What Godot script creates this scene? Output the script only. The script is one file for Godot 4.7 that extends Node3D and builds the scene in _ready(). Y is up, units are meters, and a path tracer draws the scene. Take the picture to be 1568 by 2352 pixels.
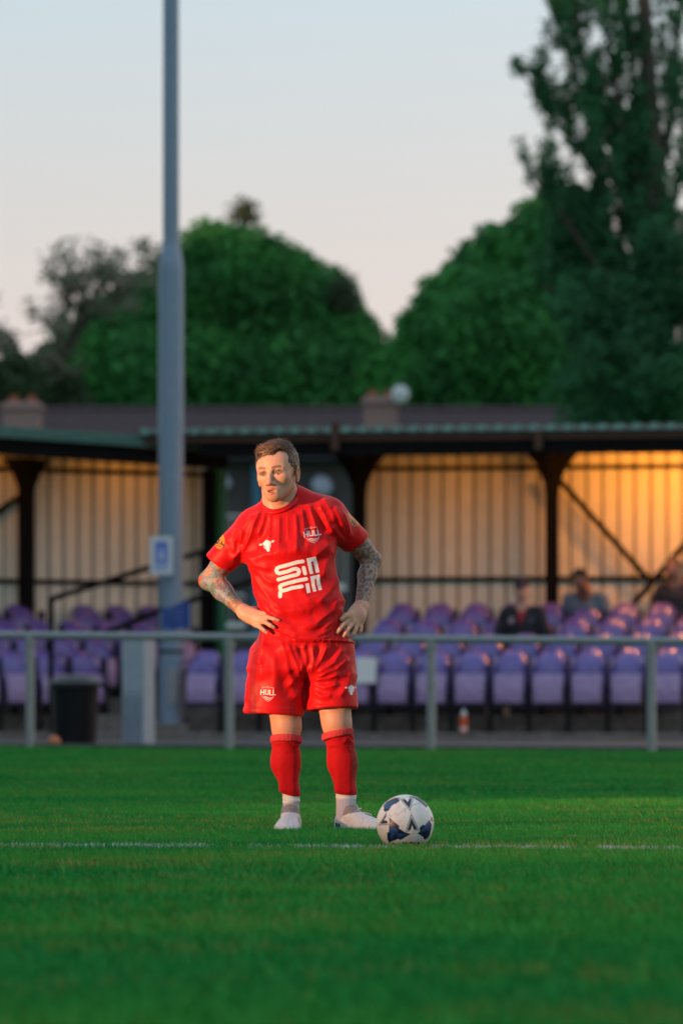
extends Node3D
# A footballer in red waits beside a match ball at dusk; a small seated stand, houses and trees stand behind.
# Metres, y up. The camera stands at z = 18 and looks along -z; the player stands at z = 0.

const FOCAL := 9671.0          # pixels of a 1568-pixel-wide picture per unit of tan
const EYE := 0.643             # height of the lens above the pitch
const CAM_Z := 18.0
const SUN_AZ := 57.0            # degrees the low sun stands to the left of straight behind the camera
const SUN_EL := 3.2

var names := {}
var M := {}
var rng := RandomNumberGenerator.new()

# ---------------------------------------------------------------- scene graph helpers
func numbered(called: String) -> String:
	var n: int = names.get(called, 0)
	names[called] = n + 1
	return called if n == 0 else "%s_%03d" % [called, n]

func tag(o: Node, label := "", category := "", group := "", kind := "") -> void:
	if label: o.set_meta("label", label)
	if category: o.set_meta("category", category)
	if group: o.set_meta("group", group)
	if kind: o.set_meta("kind", kind)

func thing(called: String, at_pos: Vector3, label: String, category: String, group := "", turn := 0.0) -> Node3D:
	var o := Node3D.new()
	o.name = numbered(called)
	add_child(o)
	o.position = at_pos
	o.rotation.y = turn
	tag(o, label, category, group)
	return o

func part(called: String, mesh: Mesh, m: Material, parent: Node3D, at_pos := Vector3.ZERO, basis_ := Basis.IDENTITY) -> MeshInstance3D:
	var o := MeshInstance3D.new()
	o.name = called
	o.mesh = mesh
	if m: o.material_override = m
	o.transform = Transform3D(basis_, at_pos)
	parent.add_child(o, true)
	return o

func setting(called: String, mesh: Mesh, m: Material, at_pos := Vector3.ZERO) -> MeshInstance3D:
	var o := part(numbered(called), mesh, m, self, at_pos)
	o.set_meta("kind", "structure")
	return o

# a point of the place, from where it shows in the photograph (1568 wide) and how far away it is
func at(px: float, py: float, d: float) -> Vector3:
	return Vector3((px - 784.0) * d / FOCAL, EYE - (py - 1572.0) * d / FOCAL, CAM_Z - d)

# ---------------------------------------------------------------- materials
func lin(r: float, g: float, b: float) -> Color:
	return Color(r, g, b).linear_to_srgb()

func mat(c: Color, rough := 0.7, metal := 0.0, spec := 0.5) -> StandardMaterial3D:
	var m := StandardMaterial3D.new()
	m.albedo_color = c
	m.roughness = rough
	m.metallic = metal
	m.metallic_specular = spec
	return m

func noise_image(seed_: int, freq: float, size := 256, octaves := 4, kind := FastNoiseLite.TYPE_SIMPLEX_SMOOTH) -> Image:
	var n := FastNoiseLite.new()
	n.seed = seed_
	n.noise_type = kind
	n.frequency = freq
	n.fractal_octaves = octaves
	return n.get_seamless_image(size, size)

# an uneven colour: two tones mixed by noise, laid on in three planes
func mottled(a: Color, b: Color, seed_: int, scale_: float, rough := 0.8, freq := 0.02, bump := 0.0) -> StandardMaterial3D:
	var im := noise_image(seed_, freq, 256, 5)
	var o := Image.create(256, 256, true, Image.FORMAT_RGB8)
	for y in 256:
		for x in 256:
			o.set_pixel(x, y, a.lerp(b, clampf(im.get_pixel(x, y).r * 1.6 - 0.3, 0, 1)))
	o.generate_mipmaps()
	var m := mat(Color.WHITE, rough)
	m.albedo_texture = ImageTexture.create_from_image(o)
	m.uv1_triplanar = true
	m.uv1_world_triplanar = true
	m.uv1_scale = Vector3.ONE * scale_
	if bump > 0.0:
		var nm: Image = im.duplicate()
		nm.convert(Image.FORMAT_RGBA8)
		nm.bump_map_to_normal_map(bump)
		m.normal_enabled = true
		m.normal_texture = ImageTexture.create_from_image(nm)
	return m

# ---------------------------------------------------------------- plain shapes
func quad(st: SurfaceTool, a: Vector3, b: Vector3, c: Vector3, d: Vector3) -> void:
	var n := (c - a).cross(b - a).normalized()
	for v in [a, b, c, a, c, d]:
		st.set_normal(n)
		st.add_vertex(v)

# a box with chamfered edges
func cham_box(s: Vector3, c := 0.004) -> ArrayMesh:
	var st := SurfaceTool.new()
	st.begin(Mesh.PRIMITIVE_TRIANGLES)
	add_cham(st, Transform3D.IDENTITY, s, c)
	return st.commit()

func add_cham(st: SurfaceTool, t: Transform3D, s: Vector3, c := 0.004) -> void:
	var h := s * 0.5
	c = minf(c, minf(h.x, minf(h.y, h.z)) * 0.6)
	var faces := []
	for ax in 3:
		for sg in [-1.0, 1.0]:
			var u := (ax + 1) % 3
			var w := (ax + 2) % 3
			var q := []
			for k in [[-1, -1], [1, -1], [1, 1], [-1, 1]]:
				var v := Vector3.ZERO
				v[ax] = sg * h[ax]
				v[u] = k[0] * (h[u] - c)
				v[w] = k[1] * (h[w] - c)
				q.append(v)
			faces.append(q)
	for ax in 3:                                    # the twelve bevels
		var u := (ax + 1) % 3
		var w := (ax + 2) % 3
		for su in [-1.0, 1.0]:
			for sw in [-1.0, 1.0]:
				var q := []
				for k in [[-1, 0], [1, 0], [1, 1], [-1, 1]]:
					var v := Vector3.ZERO
					v[ax] = k[0] * (h[ax] - c)
					v[u] = su * (h[u] if k[1] == 0 else h[u] - c)
					v[w] = sw * (h[w] - c if k[1] == 0 else h[w])
					q.append(v)
				faces.append(q)
	for q in faces:
		var n: Vector3 = (q[2] - q[0]).cross(q[1] - q[0])
		var mid: Vector3 = (q[0] + q[2]) * 0.5
		if n.dot(mid) < 0.0:
			q.reverse()
		quad(st, t * q[0], t * q[1], t * q[2], t * q[3])
	for sx in [-1.0, 1.0]:
		for sy in [-1.0, 1.0]:
			for sz in [-1.0, 1.0]:
				var a := Vector3(sx * h.x, sy * (h.y - c), sz * (h.z - c))
				var b := Vector3(sx * (h.x - c), sy * h.y, sz * (h.z - c))
				var d := Vector3(sx * (h.x - c), sy * (h.y - c), sz * h.z)
				var n := (d - a).cross(b - a).normalized()
				if n.dot(a) < 0.0:
					n = -n
					var e := b
					b = d
					d = e
				for v in [a, b, d]:
					st.set_normal((t.basis * n).normalized())
					st.add_vertex(t * v)

# a beam of width w and height h from a to b
func beam_t(a: Vector3, b: Vector3) -> Transform3D:
	var z := (b - a).normalized()
	var up := Vector3.UP if absf(z.y) < 0.98 else Vector3.RIGHT
	var x := up.cross(z).normalized()
	return Transform3D(Basis(x, z.cross(x), z), (a + b) * 0.5)

func beam(a: Vector3, b: Vector3, w: float, h: float, c := 0.004) -> ArrayMesh:
	var st := SurfaceTool.new()
	st.begin(Mesh.PRIMITIVE_TRIANGLES)
	add_cham(st, beam_t(a, b), Vector3(w, h, a.distance_to(b)), c)
	return st.commit()

# a tube through points; radii one for each point
func add_tube(st: SurfaceTool, pts: PackedVector3Array, radii: PackedFloat32Array, sides := 10, flat := 1.0) -> void:
	var rings := []
	var last_x := Vector3.ZERO
	for i in pts.size():
		var z := (pts[mini(i + 1, pts.size() - 1)] - pts[maxi(i - 1, 0)]).normalized()
		var x := last_x - z * last_x.dot(z)
		if x.length() < 0.1:
			x = z.cross(Vector3.UP if absf(z.y) < 0.9 else Vector3.RIGHT)
		x = x.normalized()
		last_x = x
		var y := z.cross(x)
		var ring := []
		for k in sides:
			var an := TAU * k / sides
			ring.append([pts[i] + (x * cos(an) + y * sin(an) * flat) * radii[mini(i, radii.size() - 1)], (x * cos(an) + y * sin(an) / flat).normalized()])
		rings.append(ring)
	for i in rings.size() - 1:
		for k in sides:
			var l := (k + 1) % sides
			for e in [rings[i][k], rings[i + 1][l], rings[i][l], rings[i][k], rings[i + 1][k], rings[i + 1][l]]:
				st.set_normal(e[1])
				st.add_vertex(e[0])
	for e in [0, rings.size() - 1]:
		var n := (pts[0] - pts[1]).normalized() if e == 0 else (pts[-1] - pts[-2]).normalized()
		for k in sides:
			var l := (k + 1) % sides
			var tri := [pts[e], rings[e][k][0], rings[e][l][0]] if e == 0 else [pts[e], rings[e][l][0], rings[e][k][0]]
			for v in tri:
				st.set_normal(n)
				st.add_vertex(v)

func tube(pts: Array, radii: Array, sides := 10, flat := 1.0) -> ArrayMesh:
	var st := SurfaceTool.new()
	st.begin(Mesh.PRIMITIVE_TRIANGLES)
	add_tube(st, PackedVector3Array(pts), PackedFloat32Array(radii), sides, flat)
	return st.commit()

# a solid of revolution round y: profile of [radius, height]
func lathe(profile: Array, sides := 24) -> ArrayMesh:
	var st := SurfaceTool.new()
	st.begin(Mesh.PRIMITIVE_TRIANGLES)
	for i in profile.size() - 1:
		var p: Array = profile[i]
		var q: Array = profile[i + 1]
		var n2 := Vector2(q[1] - p[1], p[0] - q[0]).normalized()
		for k in sides:
			var a := TAU * k / sides
			var b := TAU * (k + 1) / sides
			var na := Vector3(cos(a) * n2.x, n2.y, sin(a) * n2.x)
			var nb := Vector3(cos(b) * n2.x, n2.y, sin(b) * n2.x)
			var pa := Vector3(cos(a) * p[0], p[1], sin(a) * p[0])
			var pb := Vector3(cos(b) * p[0], p[1], sin(b) * p[0])
			var qa := Vector3(cos(a) * q[0], q[1], sin(a) * q[0])
			var qb := Vector3(cos(b) * q[0], q[1], sin(b) * q[0])
			for e in [[pa, na], [pb, nb], [qb, nb], [pa, na], [qb, nb], [qa, na]]:
				st.set_normal(e[1])
				st.add_vertex(e[0])
	return st.commit()

# a flat outline (in x, y) given thickness along z
func prism(outline: Array, depth: float) -> ArrayMesh:
	var st := SurfaceTool.new()
	st.begin(Mesh.PRIMITIVE_TRIANGLES)
	var poly := PackedVector2Array(outline)
	if not Geometry2D.is_polygon_clockwise(poly):
		poly.reverse()
	var idx := Geometry2D.triangulate_polygon(poly)
	for s in [1.0, -1.0]:
		for i in range(0, idx.size(), 3):
			var t := [poly[idx[i]], poly[idx[i + 1]], poly[idx[i + 2]]]
			var area: float = (t[1] - t[0]).cross(t[2] - t[0])
			if area * s > 0.0:
				t.reverse()
			for v in t:
				st.set_normal(Vector3(0, 0, s))
				st.add_vertex(Vector3(v.x, v.y, s * depth * 0.5))
	for i in poly.size():
		var a := poly[i]
		var b := poly[(i + 1) % poly.size()]
		quad(st, Vector3(a.x, a.y, depth * 0.5), Vector3(a.x, a.y, -depth * 0.5), Vector3(b.x, b.y, -depth * 0.5), Vector3(b.x, b.y, depth * 0.5))
	return st.commit()

# ---------------------------------------------------------------- drawing on textures
func fill_poly(im: Image, poly: PackedVector2Array, c: Color) -> void:
	var lo := poly[0]
	var hi := poly[0]
	for v in poly:
		lo = lo.min(v)
		hi = hi.max(v)
	for y in range(maxi(0, int(lo.y)), mini(im.get_height(), int(hi.y) + 2)):
		for x in range(maxi(0, int(lo.x)), mini(im.get_width(), int(hi.x) + 2)):
			var n := 0
			for k in 4:
				if Geometry2D.is_point_in_polygon(Vector2(x + 0.25 + 0.5 * (k & 1), y + 0.25 + 0.5 * (k >> 1)), poly):
					n += 1
			if n:
				im.set_pixel(x, y, im.get_pixel(x, y).lerp(c, n / 4.0))

func stroke(im: Image, pts: PackedVector2Array, w: float, c: Color) -> void:
	for i in pts.size() - 1:
		var a := pts[i]
		var b := pts[i + 1]
		var lo := a.min(b) - Vector2.ONE * (w + 1)
		var hi := a.max(b) + Vector2.ONE * (w + 1)
		for y in range(maxi(0, int(lo.y)), mini(im.get_height(), int(hi.y) + 1)):
			for x in range(maxi(0, int(lo.x)), mini(im.get_width(), int(hi.x) + 1)):
				var p := Vector2(x + 0.5, y + 0.5)
				var d := p.distance_to(Geometry2D.get_closest_point_to_segment(p, a, b))
				var k := clampf(w * 0.5 - d + 0.5, 0, 1)
				if k > 0.0:
					im.set_pixel(x, y, im.get_pixel(x, y).lerp(c, k))

func pts2(flat: Array, s: Vector2, o: Vector2) -> PackedVector2Array:
	var out := PackedVector2Array()
	for i in range(0, flat.size(), 2):
		out.append(Vector2(flat[i], flat[i + 1]) * s + o)
	return out

# ---------------------------------------------------------------- implicit surfaces, for bodies and cloth
class Prim:
	var t := 0                 # 0 tapered capsule, 1 ellipsoid, 2 tapered elliptic tube, 3 rounded box, 4 half space
	var op := 0                # 0 join, 1 cut away, 2 keep inside
	var k := 0.01
	var a: Vector3
	var ab: Vector3
	var l2 := 1.0
	var ra := 0.1
	var rb := 0.1
	var B: Basis               # rows: own axes
	var r: Vector3
	var s: Vector3             # second radii of the elliptic tube
	func d(p: Vector3) -> float:
		if t == 0:
			var q := p - a
			var h := clampf(q.dot(ab) / l2, 0.0, 1.0)
			return (q - ab * h).length() - ra - (rb - ra) * h
		if t == 1:
			var q := B * (p - a)
			var u := q / r
			var k0 := u.length()
			if k0 < 0.0001: return -minf(r.x, minf(r.y, r.z))
			return k0 * (k0 - 1.0) / (u / r).length()
		if t == 2:
			var q := B * (p - a)
			var h := clampf(q.y / l2, 0.0, 1.0)
			var rr := r.lerp(s, h)
			q.y -= h * l2
			var u := q / rr
			var k0 := u.length()
			if k0 < 0.0001: return -minf(rr.x, rr.z)
			return k0 * (k0 - 1.0) / (u / rr).length()
		if t == 3:
			var q := (B * (p - a)).abs() - r
			return q.max(Vector3.ZERO).length() + minf(maxf(q.x, maxf(q.y, q.z)), 0.0) - ra
		return ab.dot(p - a)

func cap(a: Vector3, b: Vector3, ra: float, rb: float, k := 0.01, op := 0) -> Prim:
	var p := Prim.new()
	p.a = a
	p.ab = b - a
	p.l2 = maxf(p.ab.length_squared(), 1e-8)
	p.ra = ra
	p.rb = rb
	p.k = k
	p.op = op
	return p

func ell(c: Vector3, r: Vector3, k := 0.01, op := 0, rot := Basis.IDENTITY) -> Prim:
	var p := Prim.new()
	p.t = 1
	p.a = c
	p.r = r
	p.B = rot.transposed()
	p.k = k
	p.op = op
	return p

# elliptic tube from a to b: half widths x, z at either end; side = the direction of x
func etube(a: Vector3, b: Vector3, ra: Vector2, rb: Vector2, k := 0.02, op := 0, side := Vector3.RIGHT, capr := 0.03) -> Prim:
	var p := Prim.new()
	p.t = 2
	p.a = a
	var y := (b - a).normalized()
	var x := (side - y * side.dot(y)).normalized()
	p.B = Basis(x, y, x.cross(y)).transposed()
	p.l2 = a.distance_to(b)
	p.r = Vector3(ra.x, capr, ra.y)
	p.s = Vector3(rb.x, capr, rb.y)
	p.k = k
	p.op = op
	return p

func rbox(c: Vector3, half: Vector3, round_: float, k := 0.01, op := 0, rot := Basis.IDENTITY) -> Prim:
	var p := Prim.new()
	p.t = 3
	p.a = c
	p.r = half - Vector3.ONE * round_
	p.ra = round_
	p.B = rot.transposed()
	p.k = k
	p.op = op
	return p

func half_space(at_: Vector3, n: Vector3, k := 0.004) -> Prim:     # keeps what lies behind n
	var p := Prim.new()
	p.t = 4
	p.a = at_
	p.ab = n.normalized()
	p.k = k
	p.op = 2
	return p

func sdf(prims: Array, p: Vector3) -> float:
	var d := 10.0
	for q: Prim in prims:
		var e := q.d(p)
		if q.op == 0:
			var h := maxf(q.k - absf(d - e), 0.0)
			d = minf(d, e) - h * h * 0.25 / q.k
		else:
			if q.op == 1: e = -e
			var h := maxf(q.k - absf(d - e), 0.0)
			d = maxf(d, e) + h * h * 0.25 / q.k
	return d

# surface nets over blocks of cells, only where the surface passes
func net(prims: Array, cell: float, lo: Vector3, hi: Vector3) -> Dictionary:
	const N := 6
	var size := (hi - lo) / (cell * N)
	var nb := Vector3i(ceili(size.x), ceili(size.y), ceili(size.z))
	var reach := cell * N * 0.8661
	var verts := PackedVector3Array()
	var cell_of := {}
	var edges := []
	var W := nb.x * N + 2
	var WH := W * (nb.y * N + 2)
	var val := PackedFloat32Array()
	val.resize((N + 1) * (N + 1) * (N + 1))
	const S1 := N + 1
	const S2 := (N + 1) * (N + 1)
	for bz in nb.z:
		for by in nb.y:
			for bx in nb.x:
				var o := lo + Vector3(bx, by, bz) * (cell * N)
				var c := o + Vector3.ONE * (cell * N * 0.5)
				var dc := sdf(prims, c)
				if absf(dc) > reach * 2.1 + 0.004:
					continue
				var near_ := []
				for q: Prim in prims:
					var e := q.d(c)
					if q.op == 0:
						if e < dc + 3.7 * reach + q.k + 0.006: near_.append(q)
					elif q.op == 1:
						if e < 2.4 * reach + q.k + 0.006: near_.append(q)
					elif e > -2.4 * reach - q.k - 0.006: near_.append(q)
				var any_in := false
				var any_out := false
				var i := 0
				for z in S1:
					for y in S1:
						for x in S1:
							var v := sdf(near_, o + Vector3(x, y, z) * cell)
							val[i] = v
							if v < 0.0: any_in = true
							else: any_out = true
							i += 1
				if not (any_in and any_out):
					continue
				for z in N:
					for y in N:
						for x in N:
							i = x + y * S1 + z * S2
							var v0 := val[i]
							var m := 1 if v0 < 0.0 else 0
							if val[i + 1] < 0.0: m += 1
							if val[i + S1] < 0.0: m += 1
							if val[i + S1 + 1] < 0.0: m += 1
							if val[i + S2] < 0.0: m += 1
							if val[i + S2 + 1] < 0.0: m += 1
							if val[i + S2 + S1] < 0.0: m += 1
							if val[i + S2 + S1 + 1] < 0.0: m += 1
							if m == 0 or m == 8:
								continue
							var sum := Vector3.ZERO
							var n := 0
							for e in 4:
								var f := Vector2i(e & 1, e >> 1)
								var ia := i + f.x * S1 + f.y * S2
								var va := val[ia]
								var vb := val[ia + 1]
								if (va < 0.0) != (vb < 0.0):
									sum += Vector3(va / (va - vb), f.x, f.y)
									n += 1
								ia = i + f.x + f.y * S2
								va = val[ia]
								vb = val[ia + S1]
								if (va < 0.0) != (vb < 0.0):
									sum += Vector3(f.x, va / (va - vb), f.y)
									n += 1
								ia = i + f.x + f.y * S1
								va = val[ia]
								vb = val[ia + S2]
								if (va < 0.0) != (vb < 0.0):
									sum += Vector3(f.x, f.y, va / (va - vb))
									n += 1
							var gx := bx * N + x
							var gy := by * N + y
							var gz := bz * N + z
							var key := gx + gy * W + gz * WH
							cell_of[key] = verts.size()
							verts.append(o + (Vector3(x, y, z) + sum / n) * cell)
							var inside := v0 < 0.0
							if inside != (val[i + 1] < 0.0): edges.append([key, W, WH, inside])
							if inside != (val[i + S1] < 0.0): edges.append([key, WH, 1, inside])
							if inside != (val[i + S2] < 0.0): edges.append([key, 1, W, inside])
	var faces := PackedInt32Array()
	for e in edges:
		var k: int = e[0]
		var u: int = e[1]
		var w: int = e[2]
		var a: int = cell_of.get(k, -1)
		var b: int = cell_of.get(k - u, -1)
		var c: int = cell_of.get(k - u - w, -1)
		var d: int = cell_of.get(k - w, -1)
		if a < 0 or b < 0 or c < 0 or d < 0:
			continue
		if e[3]:
			faces.append_array([a, d, c, a, c, b])
		else:
			faces.append_array([a, b, c, a, c, d])
	return {"v": verts, "f": faces}

func normals_of(v: PackedVector3Array, f: PackedInt32Array) -> PackedVector3Array:
	var n := PackedVector3Array()
	n.resize(v.size())
	for i in range(0, f.size(), 3):
		var a := v[f[i]]
		var c := (v[f[i + 2]] - a).cross(v[f[i + 1]] - a)
		n[f[i]] += c
		n[f[i + 1]] += c
		n[f[i + 2]] += c
	for i in n.size():
		n[i] = n[i].normalized()
	return n

# moves every point along its normal by bend(point, normal)
func bend_net(g: Dictionary, bend: Callable) -> void:
	var v: PackedVector3Array = g.v
	var n := normals_of(v, g.f)
	for i in v.size():
		v[i] += n[i] * float(bend.call(v[i], n[i]))
	g.v = v

func smooth_net(g: Dictionary, rounds := 1, share := 0.5) -> void:
	var v: PackedVector3Array = g.v
	var f: PackedInt32Array = g.f
	for r in rounds:
		var s := PackedVector3Array()
		s.resize(v.size())
		var c := PackedFloat32Array()
		c.resize(v.size())
		for i in range(0, f.size(), 3):
			var a := f[i]
			var b := f[i + 1]
			var d := f[i + 2]
			s[a] += v[b] + v[d]
			s[b] += v[a] + v[d]
			s[d] += v[a] + v[b]
			c[a] += 2
			c[b] += 2
			c[d] += 2
		for i in v.size():
			if c[i] > 0.0:
				v[i] = v[i].lerp(s[i] / c[i], share)
	g.v = v

# joins several nets into one mesh; color(point, normal) gives linear vertex colours
func net_mesh(nets: Array, color = null, moved := Vector3.ZERO) -> ArrayMesh:
	var V := PackedVector3Array()
	var Nn := PackedVector3Array()
	var C := PackedColorArray()
	var F := PackedInt32Array()
	for g in nets:
		var v: PackedVector3Array = g.v
		var n := normals_of(v, g.f)
		var base := V.size()
		for i in v.size():
			if color:
				C.append(color.call(v[i], n[i]))
			v[i] -= moved
		V.append_array(v)
		Nn.append_array(n)
		for i: int in g.f:
			F.append(base + i)
	var arr := []
	arr.resize(Mesh.ARRAY_MAX)
	arr[Mesh.ARRAY_VERTEX] = V
	arr[Mesh.ARRAY_NORMAL] = Nn
	if color: arr[Mesh.ARRAY_COLOR] = C
	arr[Mesh.ARRAY_INDEX] = F
	var m := ArrayMesh.new()
	m.add_surface_from_arrays(Mesh.PRIMITIVE_TRIANGLES, arr)
	return m

# the same with a print on its front: uv from x and y within the rectangle lo..hi, faces that look back get the plain corner
func print_mesh(g: Dictionary, lo: Vector2, hi: Vector2, moved: Vector3) -> ArrayMesh:
	var v: PackedVector3Array = g.v
	var f: PackedInt32Array = g.f
	var n := normals_of(v, f)
	var V := PackedVector3Array()
	var Nn := PackedVector3Array()
	var U := PackedVector2Array()
	for i in range(0, f.size(), 3):
		var back := (v[f[i + 2]] - v[f[i]]).cross(v[f[i + 1]] - v[f[i]]).z < 0.0
		for k in 3:
			var p := v[f[i + k]]
			V.append(p - moved)
			Nn.append(n[f[i + k]])
			U.append(Vector2(0.004, 0.004) if back else Vector2((p.x - lo.x) / (hi.x - lo.x), (hi.y - p.y) / (hi.y - lo.y)))
	var arr := []
	arr.resize(Mesh.ARRAY_MAX)
	arr[Mesh.ARRAY_VERTEX] = V
	arr[Mesh.ARRAY_NORMAL] = Nn
	arr[Mesh.ARRAY_TEX_UV] = U
	var m := ArrayMesh.new()
	m.add_surface_from_arrays(Mesh.PRIMITIVE_TRIANGLES, arr)
	return m

func moved_net(g: Dictionary, t: Transform3D) -> Dictionary:
	g.v = t * (g.v as PackedVector3Array)
	return g

func build_ball() -> void:
	var R := 0.1105
	var at_ := Vector3((930.0 - 784.0) * 16.2 / FOCAL, R - 0.002, CAM_Z - 16.2)
	var ball := thing("football", at_, "white match football with navy panels and chevrons on the grass", "football")
	var S := 640
	var im := Image.create(S, S, true, Image.FORMAT_RGB8)
	var white := Color(0.66, 0.64, 0.63)
	var nz := FastNoiseLite.new()
	nz.seed = 5
	nz.frequency = 0.012
	nz.fractal_octaves = 4
	for y in S:
		for x in S:
			var k := nz.get_noise_2d(x, y)
			im.set_pixel(x, y, white.lerp(Color(0.46, 0.38, 0.31), clampf((k + 0.05) * 0.55, 0, 0.4)).linear_to_srgb())
	var T := func(l: Array, grow := 1.0) -> PackedVector2Array:
		var c := Vector2.ZERO
		for i in range(0, l.size(), 2): c += Vector2(l[i], l[i + 1])
		c /= l.size() / 2.0
		var o := PackedVector2Array()
		for i in range(0, l.size(), 2):
			var v := (Vector2(l[i], l[i + 1]) - c) * grow + c
			o.append(Vector2((v.x - 780.0) / 655.0 * 0.5 + 0.5, (v.y - 850.0) / 655.0 * 0.5 + 0.5) * S)
		return o
	var navy := lin(0.006, 0.012, 0.045)
	var blue := lin(0.01, 0.06, 0.20)
	for l in [[275, 455, 365, 350, 480, 288, 640, 285, 645, 330, 560, 395, 525, 395, 460, 440, 400, 545, 320, 580, 280, 540, 300, 490], [415, 700, 640, 890, 625, 940, 765, 1030, 900, 1075, 660, 1215, 620, 1185, 480, 1240, 415, 1285, 370, 1200, 365, 1040, 405, 1035], [1320, 760, 1375, 860, 1370, 940, 1330, 1130, 1250, 1210, 1180, 1190, 1190, 1150, 1050, 1060, 1110, 1010, 1095, 930, 1180, 865, 1215, 885], [790, 240, 950, 255, 1110, 355, 1260, 490, 1290, 440, 1140, 292, 960, 228], [470, 292, 560, 262, 700, 252, 640, 275, 520, 300]]:
		fill_poly(im, T.call(l), navy)
	for l in [[420, 720, 480, 900, 540, 1060, 440, 1240], [470, 900, 620, 960, 560, 1060], [540, 1060, 820, 1075, 640, 1160], [1330, 800, 1330, 980, 1130, 1030, 1210, 910], [300, 470, 420, 370, 600, 300, 480, 400, 380, 520]]:
		fill_poly(im, T.call(l), blue)
	for l in [[905, 605, 1090, 990, 985, 1000, 925, 850, 880, 1005, 780, 1020], [655, 290, 745, 270, 845, 360, 875, 265, 960, 260, 885, 550], [350, 575, 165, 890, 400, 860, 365, 770, 270, 785, 355, 650], [490, 1260, 480, 1330, 560, 1320, 530, 1290], [1350, 700, 1350, 800, 1430, 795, 1425, 775, 1385, 770, 1420, 705]]:
		fill_poly(im, T.call(l), lin(0.06, 0.02, 0.03))
		fill_poly(im, T.call(l, 0.88), lin(0.40, 0.62, 0.60))
		fill_poly(im, T.call(l, 0.72), lin(0.03, 0.012, 0.03))
	var seam := lin(0.30, 0.28, 0.28)
	for l in [[400, 600, 430, 720, 640, 900, 780, 1030, 920, 1060, 1110, 1045, 1250, 900, 1310, 740, 1270, 540], [400, 600, 470, 440, 600, 330], [905, 1060, 850, 1100, 700, 1190], [880, 550, 905, 610]]:
		stroke(im, T.call(l), 2.0, seam)
	for l in [[650, 600, 720, 540, 820, 470], [600, 640, 640, 610], [930, 430, 1020, 395, 1120, 380], [760, 580, 790, 520], [860, 1200, 880, 1130]]:
		stroke(im, T.call(l), 7.0, lin(0.33, 0.32, 0.33))
	for l in [[700, 1330, 735, 1260, 760, 1310, 800, 1255, 805, 1320], [850, 1275, 850, 1320], [905, 1262, 905, 1318], [880, 1280, 940, 1272], [970, 1285, 970, 1318], [970, 1292, 1010, 1272], [1050, 1295, 1100, 1285, 1075, 1268, 1045, 1295, 1060, 1312, 1110, 1300]]:
		stroke(im, T.call(l), 13.0, lin(0.012, 0.01, 0.012))
	im.generate_mipmaps()
	var st := SurfaceTool.new()
	st.begin(Mesh.PRIMITIVE_TRIANGLES)
	var NU := 72
	var NV := 48
	var pt := func(i: int, j: int) -> Vector3:
		var a := TAU * i / NU
		var b := PI * j / NV
		return Vector3(sin(b) * sin(a), cos(b), sin(b) * cos(a))
	for j in NV:
		for i in NU:
			for e in [[i, j], [i + 1, j], [i + 1, j + 1], [i, j], [i + 1, j + 1], [i, j + 1]]:
				var p: Vector3 = pt.call(e[0], e[1])
				st.set_normal(p)
				st.set_uv(Vector2(p.x * 0.5 + 0.5, 0.5 - p.y * 0.5))
				st.add_vertex(p * R)
	var m := mat(Color.WHITE, 0.38)
	m.albedo_texture = ImageTexture.create_from_image(im)
	part("casing", st.commit(), m, ball)

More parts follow.
